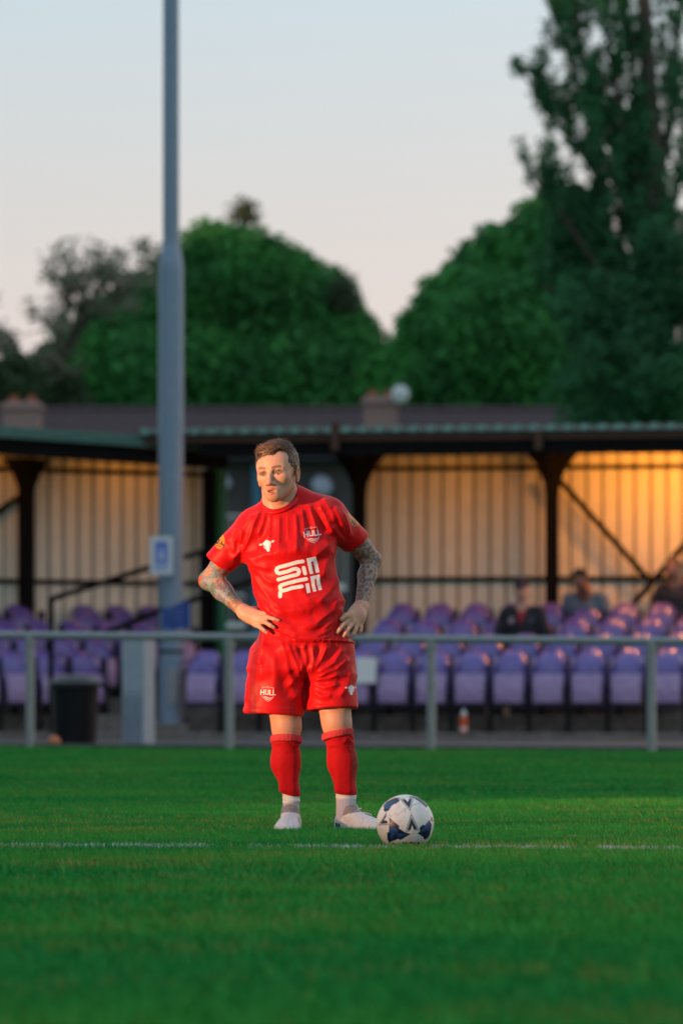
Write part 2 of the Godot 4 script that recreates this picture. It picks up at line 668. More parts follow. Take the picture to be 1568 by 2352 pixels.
func sky_and_light() -> void:
	var cam := Camera3D.new()
	cam.name = "camera"
	add_child(cam)
	cam.position = Vector3(0, EYE, CAM_Z)
	cam.near = 0.5
	cam.far = 3000.0
	var look := CameraAttributesPhysical.new()
	look.frustum_focal_length = 150.0
	look.exposure_aperture = 2.95
	look.frustum_focus_distance = 17.4
	look.frustum_near = 0.5
	look.frustum_far = 3000.0
	cam.attributes = look
	cam.projection = Camera3D.PROJECTION_FRUSTUM
	cam.near = 0.5
	cam.far = 3000.0
	cam.keep_aspect = Camera3D.KEEP_HEIGHT
	cam.size = 0.5 * 2352.0 / FOCAL
	cam.frustum_offset = Vector2(0, 0.5 * (1572.0 - 1176.0) / FOCAL)
	cam.current = true

	var sun := DirectionalLight3D.new()
	sun.name = "sun"
	add_child(sun)
	var az := deg_to_rad(SUN_AZ)
	var el := deg_to_rad(SUN_EL)
	var to_sun := Vector3(-sin(az) * cos(el), sin(el), cos(az) * cos(el))
	sun.look_at_from_position(Vector3.ZERO, -to_sun)
	sun.light_color = lin(1.0, 0.50, 0.24)
	sun.light_energy = 1.6
	sun.light_angular_distance = 0.9
	sun.shadow_enabled = true

	var env := Environment.new()
	env.background_mode = Environment.BG_SKY
	env.tonemap_mode = Environment.TONE_MAPPER_LINEAR
	env.tonemap_exposure = 1.45
	# dusk: pale and pinkish low down, blue above, brighter and warmer towards the low sun
	var W := 512
	var H := 256
	var im := Image.create(W, H, false, Image.FORMAT_RGBF)
	var stops := [[-90.0, Color(0.05, 0.07, 0.04)], [-1.0, Color(0.14, 0.13, 0.10)], [0.0, Color(0.79, 0.595, 0.56)], [3.0, Color(0.745, 0.615, 0.585)], [6.0, Color(0.625, 0.62, 0.615)], [9.5, Color(0.50, 0.65, 0.73)], [18.0, Color(0.52, 0.68, 0.80)], [40.0, Color(0.52, 0.68, 0.82)], [90.0, Color(0.46, 0.62, 0.79)]]
	for j in H:
		var e := 90.0 - 180.0 * (j + 0.5) / H
		var c: Color = stops[-1][1]
		for k in stops.size() - 1:
			if e >= stops[k][0] and e < stops[k + 1][0]:
				c = (stops[k][1] as Color).lerp(stops[k + 1][1], (e - stops[k][0]) / (stops[k + 1][0] - stops[k][0]))
		for i in W:
			var phi := ((i + 0.5) / W - 0.5) * TAU
			var er := deg_to_rad(e)
			var dir := Vector3(sin(phi) * cos(er), sin(er), -cos(phi) * cos(er))
			var an := rad_to_deg(dir.angle_to(to_sun))
			var g := c
			if e > 0.0:
				g += Color(0.75, 0.36, 0.14) * exp(-pow(an / 22.0, 2.0)) + Color(0.34, 0.22, 0.14) * exp(-pow(an / 55.0, 2.0))
			im.set_pixel(i, j, g * 0.695)
	var sm := PanoramaSkyMaterial.new()
	sm.panorama = ImageTexture.create_from_image(im)
	var sk := Sky.new()
	sk.sky_material = sm
	env.sky = sk
	env.sdfgi_enabled = true
	env.ssao_enabled = true
	env.ssil_enabled = true
	var we := WorldEnvironment.new()
	we.name = "environment"
	we.environment = env
	add_child(we)

func _ready() -> void:
	rng.seed = 11
	sky_and_light()
	var t0 := Time.get_ticks_msec()
	build_place()
	print("place ", Time.get_ticks_msec() - t0)
	build_ball()
	build_player()
	print("all ", Time.get_ticks_msec() - t0)

# ================================================================ the player
func pl(x: float, y: float, z: float) -> Vector3:      # a point of the player, from the photograph, at depth z from his middle
	return Vector3((x - 784.0) / 537.3, EYE - (y - 1572.0) / 537.3, z)

const BASE := Vector3(-0.1, 0, 0)
var ridges := []

func ridge(flat: Array, w: float, amp: float) -> void:  # a fold of the cloth: points of its crest, half width and height in metres
	var p := PackedVector2Array()
	for i in range(0, flat.size(), 2):
		var v := pl(flat[i], flat[i + 1], 0)
		p.append(Vector2(v.x, v.y))
	var lo := p[0]
	var hi := p[0]
	for v in p:
		lo = lo.min(v)
		hi = hi.max(v)
	ridges.append([p, w, amp, Rect2(lo - Vector2.ONE * w * 2.6, hi - lo + Vector2.ONE * w * 5.2)])

func folds(q: Vector2) -> float:
	var h := 0.0
	for r in ridges:
		if not (r[3] as Rect2).has_point(q):
			continue
		var best := 9.0
		var end := 1.0
		var p: PackedVector2Array = r[0]
		for i in p.size() - 1:
			var c := Geometry2D.get_closest_point_to_segment(q, p[i], p[i + 1])
			var d := q.distance_to(c)
			if d < best:
				best = d
				var n := p.size() - 1
				var s := (i + p[i].distance_to(c) / maxf(p[i].distance_to(p[i + 1]), 1e-5)) / n
				end = smoothstep(0.0, 0.18, s) * (1.0 - smoothstep(0.75, 1.0, s))
		var e: float = best / r[1]
		h += 1.9 * r[2] * end * (exp(-sqrt(e * e + 0.06) * 1.7) * 1.25 - 0.20 * exp(-(e - 1.9) * (e - 1.9) * 1.6))
	return h

func z_at(ox: float, oy: float, s: float, flat: Array, turn := 0.0, about := Vector2.ZERO, grow := 1.0, to := Vector2.ZERO) -> PackedVector2Array:
	# outline measured on an enlargement of the photograph, as points of the 1568-wide picture
	var out := PackedVector2Array()
	for i in range(0, flat.size(), 2):
		var v := Vector2(flat[i], flat[i + 1])
		v = (v - about).rotated(turn) * grow + (about if to == Vector2.ZERO else to)
		out.append(Vector2(ox + v.x / s, oy + v.y / s) * 0.57415)
	return out

class Print:
	var im: Image
	var lo: Vector2
	var hi: Vector2
	func t(p: PackedVector2Array) -> PackedVector2Array:
		var o := PackedVector2Array()
		for v in p:
			var q := Vector2((v.x - 784.0) / 537.3, 0.643 - (v.y - 1572.0) / 537.3)
			o.append(Vector2((q.x - lo.x) / (hi.x - lo.x) * im.get_width(), (hi.y - q.y) / (hi.y - lo.y) * im.get_height()))
		return o
	func px(n: float) -> float:          # a width in pixels of the 1568-wide picture
		return n / 537.3 / (hi.x - lo.x) * im.get_width()

func draw_crest(p: Print, place: Callable, c: Color, w := 1.0) -> void:
	for l in [[1062, 232, 1078, 340], [1132, 208, 1148, 322], [1070, 285, 1142, 268], [1172, 205, 1188, 306, 1252, 297, 1240, 196], [1272, 190, 1292, 297, 1348, 287], [1350, 172, 1372, 282, 1425, 270]]:
		stroke(p.im, p.t(place.call(l)), p.px(2.6 * w), c)
	for l in [[1085, 198, 1078, 160, 1172, 134], [1250, 130, 1337, 112, 1348, 150], [1116, 352, 1150, 402, 1220, 440, 1285, 462, 1340, 410, 1375, 360, 1386, 306]]:
		stroke(p.im, p.t(place.call(l)), p.px(0.95 * w), c)
	for l in [[1205, 116, 1190, 114, 1186, 128, 1204, 133, 1206, 147, 1190, 150], [1240, 112, 1222, 112, 1218, 130, 1222, 149, 1242, 147]]:
		stroke(p.im, p.t(place.call(l)), p.px(0.7 * w), c)
	fill_poly(p.im, p.t(place.call([1150, 388, 1175, 368, 1210, 360, 1290, 372, 1370, 345, 1362, 366, 1300, 388, 1210, 382, 1165, 398])), c)
	fill_poly(p.im, p.t(place.call([1185, 414, 1230, 400, 1280, 409, 1325, 394, 1312, 412, 1270, 424, 1220, 418])), c)

func draw_sheep(p: Print, place: Callable, c: Color) -> void:
	for l in [[248, 390, 350, 430, 352, 470, 332, 488, 320, 560, 330, 600, 325, 640, 300, 655, 265, 640, 248, 600, 245, 575, 218, 522, 186, 510, 170, 470], [90, 505, 120, 470, 160, 472, 155, 518], [360, 430, 385, 405, 435, 412, 385, 462], [190, 520, 215, 537, 240, 595, 212, 585], [336, 492, 350, 480, 350, 550, 326, 580]]:
		fill_poly(p.im, p.t(place.call(l)), c)

func shirt_print(red: Color) -> Print:
	var p := Print.new()
	p.im = Image.create(1024, 1024, true, Image.FORMAT_RGB8)
	p.lo = Vector2(-0.62, 0.78)
	p.hi = Vector2(0.16, 1.52)
	p.im.fill(red)
	var white := lin(0.72, 0.70, 0.72)
	# knitted-in tone on tone: fine upright streaks
	var nz := FastNoiseLite.new()
	nz.seed = 4
	nz.frequency = 0.02
	for y in 1024:
		for x in 1024:
			var k := nz.get_noise_2d(x * 6.0, y * 0.5) * 0.045 + nz.get_noise_2d(x * 0.7, y * 0.7) * 0.04
			p.im.set_pixel(x, y, Color(red.r * (1 + k), red.g * (1 + k * 0.7), red.b * (1 + k * 0.7)))
	var A := func(l: Array) -> PackedVector2Array: return z_at(1080, 2210, 6.817, l)
	for l in [[900, 268, 740, 292, 600, 335, 430, 382, 260, 425, 205, 455, 184, 510, 205, 568, 270, 592, 400, 562, 520, 530, 640, 480, 720, 466, 780, 500, 800, 550, 780, 605, 720, 635, 600, 660, 400, 715, 240, 760], [925, 440, 962, 595], [990, 745, 780, 785, 560, 840, 400, 885, 325, 910, 285, 945, 290, 1000, 318, 1045, 290, 1120, 283, 1215], [870, 945, 600, 990, 480, 1032, 335, 1070]]:
		stroke(p.im, p.t(A.call(l)), p.px(8.9), white)
	for l in [[995, 190, 1260, 130, 1350, 560, 1255, 582, 1180, 262, 1120, 275, 1190, 598, 1090, 617], [965, 875, 1068, 852, 1112, 1108, 1018, 1135], [1100, 675, 1355, 615, 1365, 800, 1418, 1030, 1332, 1055, 1280, 900, 1265, 735, 1220, 750, 1225, 880, 1275, 1068, 1180, 1095, 1140, 930]]:
		fill_poly(p.im, p.t(A.call(l)), white)
	var C := func(l: Array) -> PackedVector2Array: return z_at(1020, 2090, 5.407, l)
	draw_crest(p, C, white)
	draw_sheep(p, C, white)
	# sleeve badges: an orange disc with dark handwriting
	var S := func(l: Array) -> PackedVector2Array: return z_at(780, 2050, 4.612, l)
	var disc := []
	for k in 28:
		disc.append_array([452 + 98 * cos(TAU * k / 28), 525 + 150 * sin(TAU * k / 28)])
	fill_poly(p.im, p.t(S.call(disc)), lin(0.75, 0.22, 0.015))
	for l in [[398, 560, 405, 540, 388, 548, 385, 572, 402, 570, 412, 545], [418, 575, 455, 500, 440, 490, 425, 560], [448, 585, 460, 560], [466, 543, 468, 540], [470, 595, 505, 520, 486, 580, 498, 590, 508, 572, 490, 575], [515, 585, 510, 610, 525, 608, 535, 588, 530, 625, 550, 600], [360, 590, 440, 615, 540, 655]]:
		stroke(p.im, p.t(S.call(l)), p.px(1.7), lin(0.02, 0.012, 0.02))
	var L := func(l: Array) -> PackedVector2Array: return z_at(750, 1900, 1.96, l)
	fill_poly(p.im, p.t(L.call([1255, 268, 1300, 310, 1350, 372, 1335, 398, 1302, 402, 1272, 355, 1258, 312])), lin(0.60, 0.20, 0.02))
	for l in [[1275, 340, 1300, 378, 1312, 420], [1290, 350, 1310, 385, 1296, 402], [1312, 355, 1326, 412], [1285, 372, 1330, 390]]:
		stroke(p.im, p.t(L.call(l)), p.px(1.7), lin(0.03, 0.02, 0.03))
	p.im.generate_mipmaps()
	return p

func shorts_print(red: Color) -> Print:
	var p := Print.new()
	p.im = Image.create(768, 768, true, Image.FORMAT_RGB8)
	p.lo = Vector2(-0.45, 0.49)
	p.hi = Vector2(0.09, 0.95)
	p.im.fill(red)
	fill_poly(p.im, p.t(z_at(700, 2450, 1.96, [650, 130, 690, 140, 652, 380, 640, 560, 645, 830, 575, 830, 590, 420, 625, 290])), lin(0.30, 0.006, 0.010))
	var white := lin(0.70, 0.68, 0.70)
	var C := func(l: Array) -> PackedVector2Array:
		var o := PackedVector2Array()
		for v in z_at(0, 0, 1, l, 0.21, Vector2(1240, 290)):
			o.append((v / 0.57415 - Vector2(1240, 290)) * 0.166 * 0.57415 + Vector2(1073, 2776) * 0.57415)
		return o
	draw_crest(p, C, white, 0.9)
	var S := func(l: Array) -> PackedVector2Array:
		var o := PackedVector2Array()
		for v in z_at(0, 0, 1, l, 0.2, Vector2(262, 520)):
			o.append((v / 0.57415 - Vector2(262, 520)) * 0.150 * 0.57415 + Vector2(1403, 2759) * 0.57415)
		return o
	draw_sheep(p, S, white)
	p.im.generate_mipmaps()
	return p

func cloth_mat(p: Print, c: Color) -> StandardMaterial3D:
	var m := mat(Color.WHITE if p else c, 0.46, 0.0, 0.26)
	if p: m.albedo_texture = ImageTexture.create_from_image(p.im)
	m.rim_enabled = true
	m.rim = 0.08
	m.rim_tint = 0.8
	return m

func build_player() -> void:
	var red := lin(0.53, 0.005, 0.008)
	var man := thing("person", BASE, "footballer in red shirt and shorts, hands on hips, beside the ball", "person")
	# ---------------- where the joints are
	var sh_r := pl(575, 1208, -0.02)
	var el_r := pl(481, 1330, -0.10)
	var wr_r := pl(558, 1404, 0.03)
	var sh_l := pl(768, 1190, -0.03)
	var el_l := pl(851, 1282, -0.17)
	var wr_l := pl(829, 1394, -0.04)
	var sleeve_r := pl(497, 1289, -0.075)
	var sleeve_l := pl(822, 1242, -0.115)

	# ---------------- arms with hands
	var arm_r := [
		cap(sh_r, el_r, 0.052, 0.042), cap(sh_r.lerp(el_r, 0.35), sh_r.lerp(el_r, 0.75) + Vector3(0.006, 0.008, 0.012), 0.046, 0.042, 0.02),
		cap(el_r, el_r.lerp(wr_r, 0.36), 0.038, 0.0385, 0.02), cap(el_r.lerp(wr_r, 0.36), wr_r, 0.0385, 0.0255, 0.02),
		cap(el_r.lerp(wr_r, 0.12) + Vector3(0.012, 0.016, 0.01), el_r.lerp(wr_r, 0.45) + Vector3(0.006, 0.008, 0.006), 0.031, 0.030, 0.02),
		ell(el_r + Vector3(-0.014, -0.008, -0.012), Vector3(0.03, 0.03, 0.03), 0.03)]
	var kn := [pl(598, 1410, 0.072), pl(597, 1419, 0.080), pl(594, 1427, 0.078), pl(588, 1435, 0.068)]
	for i in 4:
		arm_r.append(cap(wr_r + Vector3(0.0, 0.012 - 0.009 * i, -0.004 + 0.003 * i), kn[i], 0.0185, 0.0125, 0.016))
	arm_r.append(ell(wr_r.lerp(pl(592, 1423, 0.07), 0.6) + Vector3(0, 0, -0.008), Vector3(0.036, 0.028, 0.018), 0.02))
	for c in [[kn[0], pl(612, 1410, 0.092), pl(626, 1411, 0.102), pl(636, 1414, 0.108), 0.0092], [kn[1], pl(617, 1419, 0.122), pl(631, 1423, 0.132), pl(641, 1426, 0.134), 0.0090], [kn[2], pl(611, 1430, 0.118), pl(623, 1438, 0.130), pl(630, 1442, 0.131), 0.0094], [kn[3], pl(600, 1442, 0.100), pl(608, 1449, 0.112), pl(614, 1454, 0.114), 0.0090]]:
		arm_r.append(cap(c[0], c[1], c[4] * 1.22, c[4] * 1.08, 0.007))
		arm_r.append(cap(c[1], c[2], c[4] * 1.06, c[4] * 0.95, 0.003))
		arm_r.append(cap(c[2], c[3], c[4] * 0.95, c[4] * 0.74, 0.003))
	arm_r.append(cap(wr_r + Vector3(0.012, 0.006, -0.018), pl(590, 1400, -0.005), 0.018, 0.013, 0.015))
	arm_r.append(cap(pl(590, 1400, -0.005), pl(606, 1405, -0.02), 0.0125, 0.0095, 0.004))

	var arm_l := [
		cap(sh_l, el_l, 0.052, 0.041), cap(sh_l.lerp(el_l, 0.35), sh_l.lerp(el_l, 0.8) + Vector3(0.004, 0.01, 0.0), 0.047, 0.042, 0.02),
		cap(el_l, el_l.lerp(wr_l, 0.34), 0.036, 0.0385, 0.02), cap(el_l.lerp(wr_l, 0.34), wr_l, 0.0385, 0.0275, 0.02),
		ell(el_l + Vector3(0.012, -0.004, -0.018), Vector3(0.03, 0.034, 0.03), 0.03)]
	kn = [pl(803, 1423, 0.035), pl(811, 1428, 0.028), pl(819, 1431, 0.012), pl(827, 1429, -0.006)]
	for i in 4:
		arm_l.append(cap(wr_l + Vector3(-0.012 + 0.009 * i, 0, 0.008 - 0.005 * i), kn[i], 0.020, 0.0135, 0.016))
	arm_l.append(ell(wr_l.lerp(pl(814, 1426, 0.02), 0.62), Vector3(0.034, 0.036, 0.022), 0.02))
	for c in [[kn[0], pl(787, 1436, 0.070), pl(779, 1447, 0.086), pl(774, 1454, 0.090), 0.0098], [kn[1], pl(800, 1444, 0.060), pl(793, 1455, 0.072), pl(788, 1462, 0.072), 0.0100], [kn[2], pl(816, 1447, 0.036), pl(811, 1457, 0.045), pl(804, 1463, 0.045), 0.0096], [kn[3], pl(829, 1442, 0.012), pl(828, 1450, 0.018), pl(824, 1456, 0.016), 0.0082]]:
		arm_l.append(cap(c[0], c[1], c[4] * 1.22, c[4] * 1.08, 0.007))
		arm_l.append(cap(c[1], c[2], c[4] * 1.06, c[4] * 0.96, 0.003))
		arm_l.append(cap(c[2], c[3], c[4] * 0.96, c[4] * 0.78, 0.003))
	arm_l.append(cap(wr_l + Vector3(-0.022, -0.012, 0.016), pl(802, 1412, 0.035), 0.020, 0.0155, 0.02))
	arm_l.append(cap(pl(802, 1412, 0.035), pl(793, 1415, 0.055), 0.0135, 0.0120, 0.005))
	arm_l.append(cap(pl(793, 1415, 0.055), pl(784, 1423, 0.070), 0.0120, 0.0095, 0.003))

	# ---------------- legs
	var leg := func(hip: Vector3, knee: Vector3, calf: Vector3, ank: Vector3) -> Array:
		return [cap(hip, knee, 0.086, 0.062), ell(knee + Vector3(0, 0.018, 0.022), Vector3(0.038, 0.040, 0.042), 0.03), ell(knee + Vector3(-0.028, 0.07, 0.02), Vector3(0.026, 0.04, 0.03), 0.03),
			ell(knee + Vector3(0.03, 0.075, 0.015), Vector3(0.024, 0.045, 0.03), 0.03), cap(knee, calf, 0.054, 0.054, 0.03), cap(calf, ank, 0.054, 0.034, 0.03)]
	var kne_r := pl(658, 1668, 0.015)
	var kne_l := pl(773, 1660, 0.02)
	var clf_r := pl(656, 1752, -0.012)
	var clf_l := pl(786, 1752, -0.012)
	var ank_r := pl(669, 1862, -0.01)
	var ank_l := pl(795, 1860, -0.02)
	var leg_r: Array = leg.call(pl(640, 1530, 0), kne_r, clf_r, ank_r)
	var leg_l: Array = leg.call(pl(750, 1530, 0), kne_l, clf_l, ank_l)

	# ---------------- head, in its own axes: z forward, y up, x to his left, eyes at y = 0
	var turn := Basis.from_euler(Vector3(deg_to_rad(3), deg_to_rad(-20), deg_to_rad(5)))
	var head_t := Transform3D(turn.scaled_local(Vector3(1.075, 1.055, 1.05)), Vector3(-0.272, 1.545, 0.055))
	var inv := head_t.affine_inverse()
	var head := [
		ell(Vector3(0, 0.034, -0.018), Vector3(0.077, 0.088, 0.097)), ell(Vector3(0, 0.025, 0.03), Vector3(0.068, 0.07, 0.062), 0.03), ell(Vector3(0, -0.033, 0.026), Vector3(0.053, 0.071, 0.058), 0.03),
		cap(Vector3(-0.045, -0.056, 0.004), Vector3(-0.012, -0.095, 0.066), 0.022, 0.0160, 0.03), cap(Vector3(0.045, -0.056, 0.004), Vector3(0.012, -0.095, 0.066), 0.022, 0.0160, 0.03),
		ell(Vector3(0, -0.095, 0.073), Vector3(0.021, 0.0170, 0.018), 0.02),
		ell(Vector3(-0.042, -0.022, 0.054), Vector3(0.019, 0.018, 0.020), 0.03), ell(Vector3(0.042, -0.022, 0.054), Vector3(0.019, 0.018, 0.020), 0.03),
		ell(Vector3(0, -0.070, 0.067), Vector3(0.029, 0.030, 0.028), 0.02),
		cap(Vector3(-0.047, 0.017, 0.068), Vector3(-0.012, 0.014, 0.085), 0.0090, 0.0090, 0.012), cap(Vector3(0.047, 0.017, 0.068), Vector3(0.012, 0.014, 0.085), 0.0090, 0.0090, 0.012),
		ell(Vector3(-0.032, -0.001, 0.091), Vector3(0.019, 0.0115, 0.016), 0.010, 1), ell(Vector3(0.032, -0.001, 0.091), Vector3(0.019, 0.0115, 0.016), 0.010, 1),
		cap(Vector3(0, 0.012, 0.084), Vector3(0, -0.036, 0.107), 0.0075, 0.0105, 0.010), ell(Vector3(0, -0.040, 0.108), Vector3(0.0125, 0.0115, 0.0125), 0.008),
		ell(Vector3(-0.0135, -0.044, 0.096), Vector3(0.0085, 0.008, 0.011), 0.006), ell(Vector3(0.0135, -0.044, 0.096), Vector3(0.0085, 0.008, 0.011), 0.006),
		cap(Vector3(-0.007, -0.052, 0.101), Vector3(-0.006, -0.044, 0.103), 0.0034, 0.002, 0.003, 1), cap(Vector3(0.007, -0.052, 0.101), Vector3(0.006, -0.044, 0.103), 0.0034, 0.002, 0.003, 1),
		# brow-side lids
		cap(Vector3(-0.047, 0.0015, 0.073), Vector3(-0.032, 0.0076, 0.0835), 0.0038, 0.0045, 0.005), cap(Vector3(-0.032, 0.0076, 0.0835), Vector3(-0.018, 0.0015, 0.081), 0.0045, 0.0038, 0.005),
		cap(Vector3(0.047, 0.0015, 0.073), Vector3(0.032, 0.0076, 0.0835), 0.0038, 0.0045, 0.005), cap(Vector3(0.032, 0.0076, 0.0835), Vector3(0.018, 0.0015, 0.081), 0.0045, 0.0038, 0.005),
		cap(Vector3(-0.046, -0.0035, 0.073), Vector3(-0.030, -0.0088, 0.0815), 0.0036, 0.0040, 0.005), cap(Vector3(-0.030, -0.0088, 0.0815), Vector3(-0.019, -0.0035, 0.080), 0.0040, 0.0032, 0.005),
		cap(Vector3(0.046, -0.0035, 0.073), Vector3(0.030, -0.0088, 0.0815), 0.0036, 0.0040, 0.005), cap(Vector3(0.030, -0.0088, 0.0815), Vector3(0.019, -0.0035, 0.080), 0.0040, 0.0032, 0.005),
		# lips round an open mouth
		cap(Vector3(-0.023, -0.071, 0.084), Vector3(-0.004, -0.0655, 0.0945), 0.0032, 0.0048, 0.005), cap(Vector3(0.023, -0.071, 0.084), Vector3(0.004, -0.0655, 0.0945), 0.0032, 0.0048, 0.005),
		cap(Vector3(-0.019, -0.079, 0.084), Vector3(0.0, -0.0835, 0.0925), 0.0032, 0.0062, 0.005), cap(Vector3(0.019, -0.079, 0.084), Vector3(0.0, -0.0835, 0.0925), 0.0032, 0.0062, 0.005),
		ell(Vector3(0, -0.0742, 0.094), Vector3(0.0175, 0.0042, 0.014), 0.003, 1)]
	for s in [-1.0, 1.0]:
		var er := Basis.from_euler(Vector3(-0.15, s * 0.35, s * -0.12))
		head.append(ell(Vector3(s * 0.080, -0.012, -0.014), Vector3(0.0095, 0.0325, 0.0195), 0.006, 0, er))
		head.append(ell(Vector3(s * 0.088, -0.010, -0.006), Vector3(0.007, 0.0215, 0.0105), 0.005, 1, er))
		head.append(cap(Vector3(s * 0.081, -0.018, 0.001), Vector3(s * 0.082, -0.012, 0.003), 0.005, 0.004, 0.004))
		head.append(ell(Vector3(s * 0.079, -0.040, -0.004), Vector3(0.006, 0.009, 0.008), 0.006))
	var nk_a := inv * Vector3(-0.255, 1.49, 0.0)
	var nk_b := inv * Vector3(-0.260, 1.33, -0.02)
	head.append(cap(nk_a, nk_b, 0.053, 0.066, 0.03))
	head.append(cap(inv * Vector3(-0.205, 1.47, 0.01), inv * Vector3(-0.245, 1.375, 0.045), 0.012, 0.012, 0.03))
	head.append(cap(inv * Vector3(-0.315, 1.47, 0.005), inv * Vector3(-0.275, 1.375, 0.045), 0.010, 0.012, 0.03))
	head.append(cap(inv * Vector3(-0.300, 1.47, -0.01), inv * Vector3(-0.306, 1.34, 0.005), 0.030, 0.036, 0.03))
	head.append(ell(inv * Vector3(-0.262, 1.425, 0.045), Vector3(0.012, 0.014, 0.012), 0.02))

	var nets := []
	nets.append(net(arm_r, 0.0034, Vector3(-0.66, 0.83, -0.18), Vector3(-0.24, 1.40, 0.16)))
	nets.append(net(arm_l, 0.0034, Vector3(-0.10, 0.81, -0.25), Vector3(0.20, 1.44, 0.12)))
	for l in [leg_r, leg_l]:
		var c: Vector3 = l[0].a
		nets.append(net(l, 0.007, Vector3(c.x - 0.13, 0.26, -0.12), Vector3(c.x + 0.15, 0.60, 0.12)))
	var torso := [etube(pl(690, 1500, -0.01), pl(668, 1240, -0.01), Vector2(0.13, 0.08), Vector2(0.13, 0.08)), cap(sh_r, sh_l, 0.045, 0.045, 0.05), cap(pl(640, 1530, 0), pl(668, 1450, 0), 0.07, 0.07, 0.03), cap(pl(750, 1530, 0), pl(710, 1450, 0), 0.07, 0.07, 0.03)]
	nets.append(net(torso, 0.014, Vector3(-0.45, 0.62, -0.13), Vector3(0.05, 1.44, 0.12)))
	var hd := net(head, 0.0026, Vector3(-0.105, -0.26, -0.155), Vector3(0.105, 0.13, 0.135))
	nets.append(moved_net(hd, head_t))

	var cel := FastNoiseLite.new()
	cel.noise_type = FastNoiseLite.TYPE_CELLULAR
	cel.cellular_return_type = FastNoiseLite.RETURN_DISTANCE2_SUB
	cel.frequency = 26.0
	cel.seed = 3
	cel.fractal_type = FastNoiseLite.FRACTAL_NONE
	cel.domain_warp_enabled = true
	cel.domain_warp_amplitude = 0.03
	cel.domain_warp_frequency = 14.0
	var ids := FastNoiseLite.new()
	ids.noise_type = FastNoiseLite.TYPE_CELLULAR
	ids.cellular_return_type = FastNoiseLite.RETURN_CELL_VALUE
	ids.frequency = 26.0
	ids.seed = 3
	ids.fractal_type = FastNoiseLite.FRACTAL_NONE
	ids.domain_warp_enabled = true
	ids.domain_warp_amplitude = 0.03
	ids.domain_warp_frequency = 14.0
	var fine := FastNoiseLite.new()
	fine.frequency = 90.0
	fine.seed = 8
	fine.fractal_octaves = 3
	var soft := FastNoiseLite.new()
	soft.frequency = 22.0
	soft.seed = 9
	var skin := func(p: Vector3, n: Vector3) -> Color:
		var c := Color(0.55, 0.295, 0.20)
		var k := soft.get_noise_3dv(p) * 0.5 + fine.get_noise_3dv(p) * 0.25
		c = c.lerp(Color(0.50, 0.20, 0.14), clampf(k * 0.5 + 0.12, 0, 0.5))
		if p.y > 0.80 and ((p.x > 0.0 and p.y < 1.40) or (p.x < -0.30 and p.y < 1.30)):        # the arms carry tattoos down to the wrist
			var right := p.x < -0.2
			var e := el_r if right else el_l
			var w := wr_r if right else wr_l
			var t := (p - e).dot(w - e) / (w - e).length_squared()
			if (p.y > e.y + 0.03) or t < 0.93 + 0.02 * soft.get_noise_3dv(p * 2.0):
				var w1 := soft.get_noise_3dv(p * 1.6 + Vector3(3, 0, 0))
				var w2 := soft.get_noise_3dv(p * 2.2 + Vector3(0, 5, 0))
				var lines := absf(sin((w1 * 1.0 + w2 * 0.6) * 13.0))                 # swirling outlines
				var f := fine.get_noise_3dv(p * 1.3)
				var ink: Color
				if right:
					var id := ids.get_noise_3dv(p * 0.85) * 0.5 + 0.5
					var pal := [Color(0.44, 0.24, 0.16), Color(0.22, 0.26, 0.28), Color(0.48, 0.11, 0.05), Color(0.42, 0.24, 0.17), Color(0.10, 0.22, 0.17), Color(0.30, 0.17, 0.13), Color(0.45, 0.22, 0.10), Color(0.24, 0.28, 0.33)]
					ink = pal[int(id * 7.99)]
					if t > 0.25 and w1 > 0.05: ink = ink.lerp(Color(0.20, 0.11, 0.10), 0.7)
					ink = ink.lerp(Color(0.10, 0.06, 0.07), clampf(0.10 + f * 0.45, 0, 0.5))
				else:
					ink = Color(0.40, 0.24, 0.18).lerp(Color(0.10, 0.095, 0.11), clampf(0.45 + w2 * 1.9 + f * 0.35, 0.0, 0.95))
				c = ink.lerp(Color(0.035, 0.030, 0.045), clampf(1.0 - lines * 2.6, 0, 0.92))
			return c
		if p.y < 0.8:                                                        # shins and knees
			return c.lerp(Color(0.52, 0.24, 0.18), 0.25)
		if p.y < 1.40:
			return c
		var q: Vector3 = inv * p
		if absf(q.x) > 0.074 and q.y < 0.03 and q.y > -0.06:                # ears
			return c.lerp(Color(0.50, 0.16, 0.12), 0.5)
		if q.z > 0.055:
			var by := 0.0190 + 0.004 * sin((absf(q.x) - 0.014) * 70.0)
			var brow := smoothstep(0.0065, 0.003, absf(q.y - by)) * smoothstep(0.009, 0.014, absf(q.x)) * smoothstep(0.054, 0.044, absf(q.x))
			c = c.lerp(Color(0.10, 0.05, 0.028), brow * clampf(0.75 + 0.6 * fine.get_noise_3dv(p * 3.0), 0, 0.92))
			var up := Vector2(q.x / 0.024, (q.y + 0.066) / 0.0052).length()
			var low := Vector2(q.x / 0.020, (q.y + 0.084) / 0.0062).length()
			c = c.lerp(Color(0.42, 0.13, 0.11), smoothstep(1.15, 0.75, minf(up, low)) * 0.85)
			if q.y < -0.070 and q.y > -0.0785 and absf(q.x) < 0.017 and q.z < 0.088:
				return Color(0.55, 0.40, 0.22) if q.y > -0.0755 else Color(0.12, 0.03, 0.025)
			var lid := Vector2((absf(q.x) - 0.032) / 0.019, q.y / 0.0095).length()
			c = c.lerp(Color(0.16, 0.07, 0.055), smoothstep(1.2, 0.9, lid) * 0.8)
			c = c.lerp(Color(0.54, 0.20, 0.15), smoothstep(0.03, 0.0, Vector2(q.x, q.y + 0.042).length()) * 0.35)
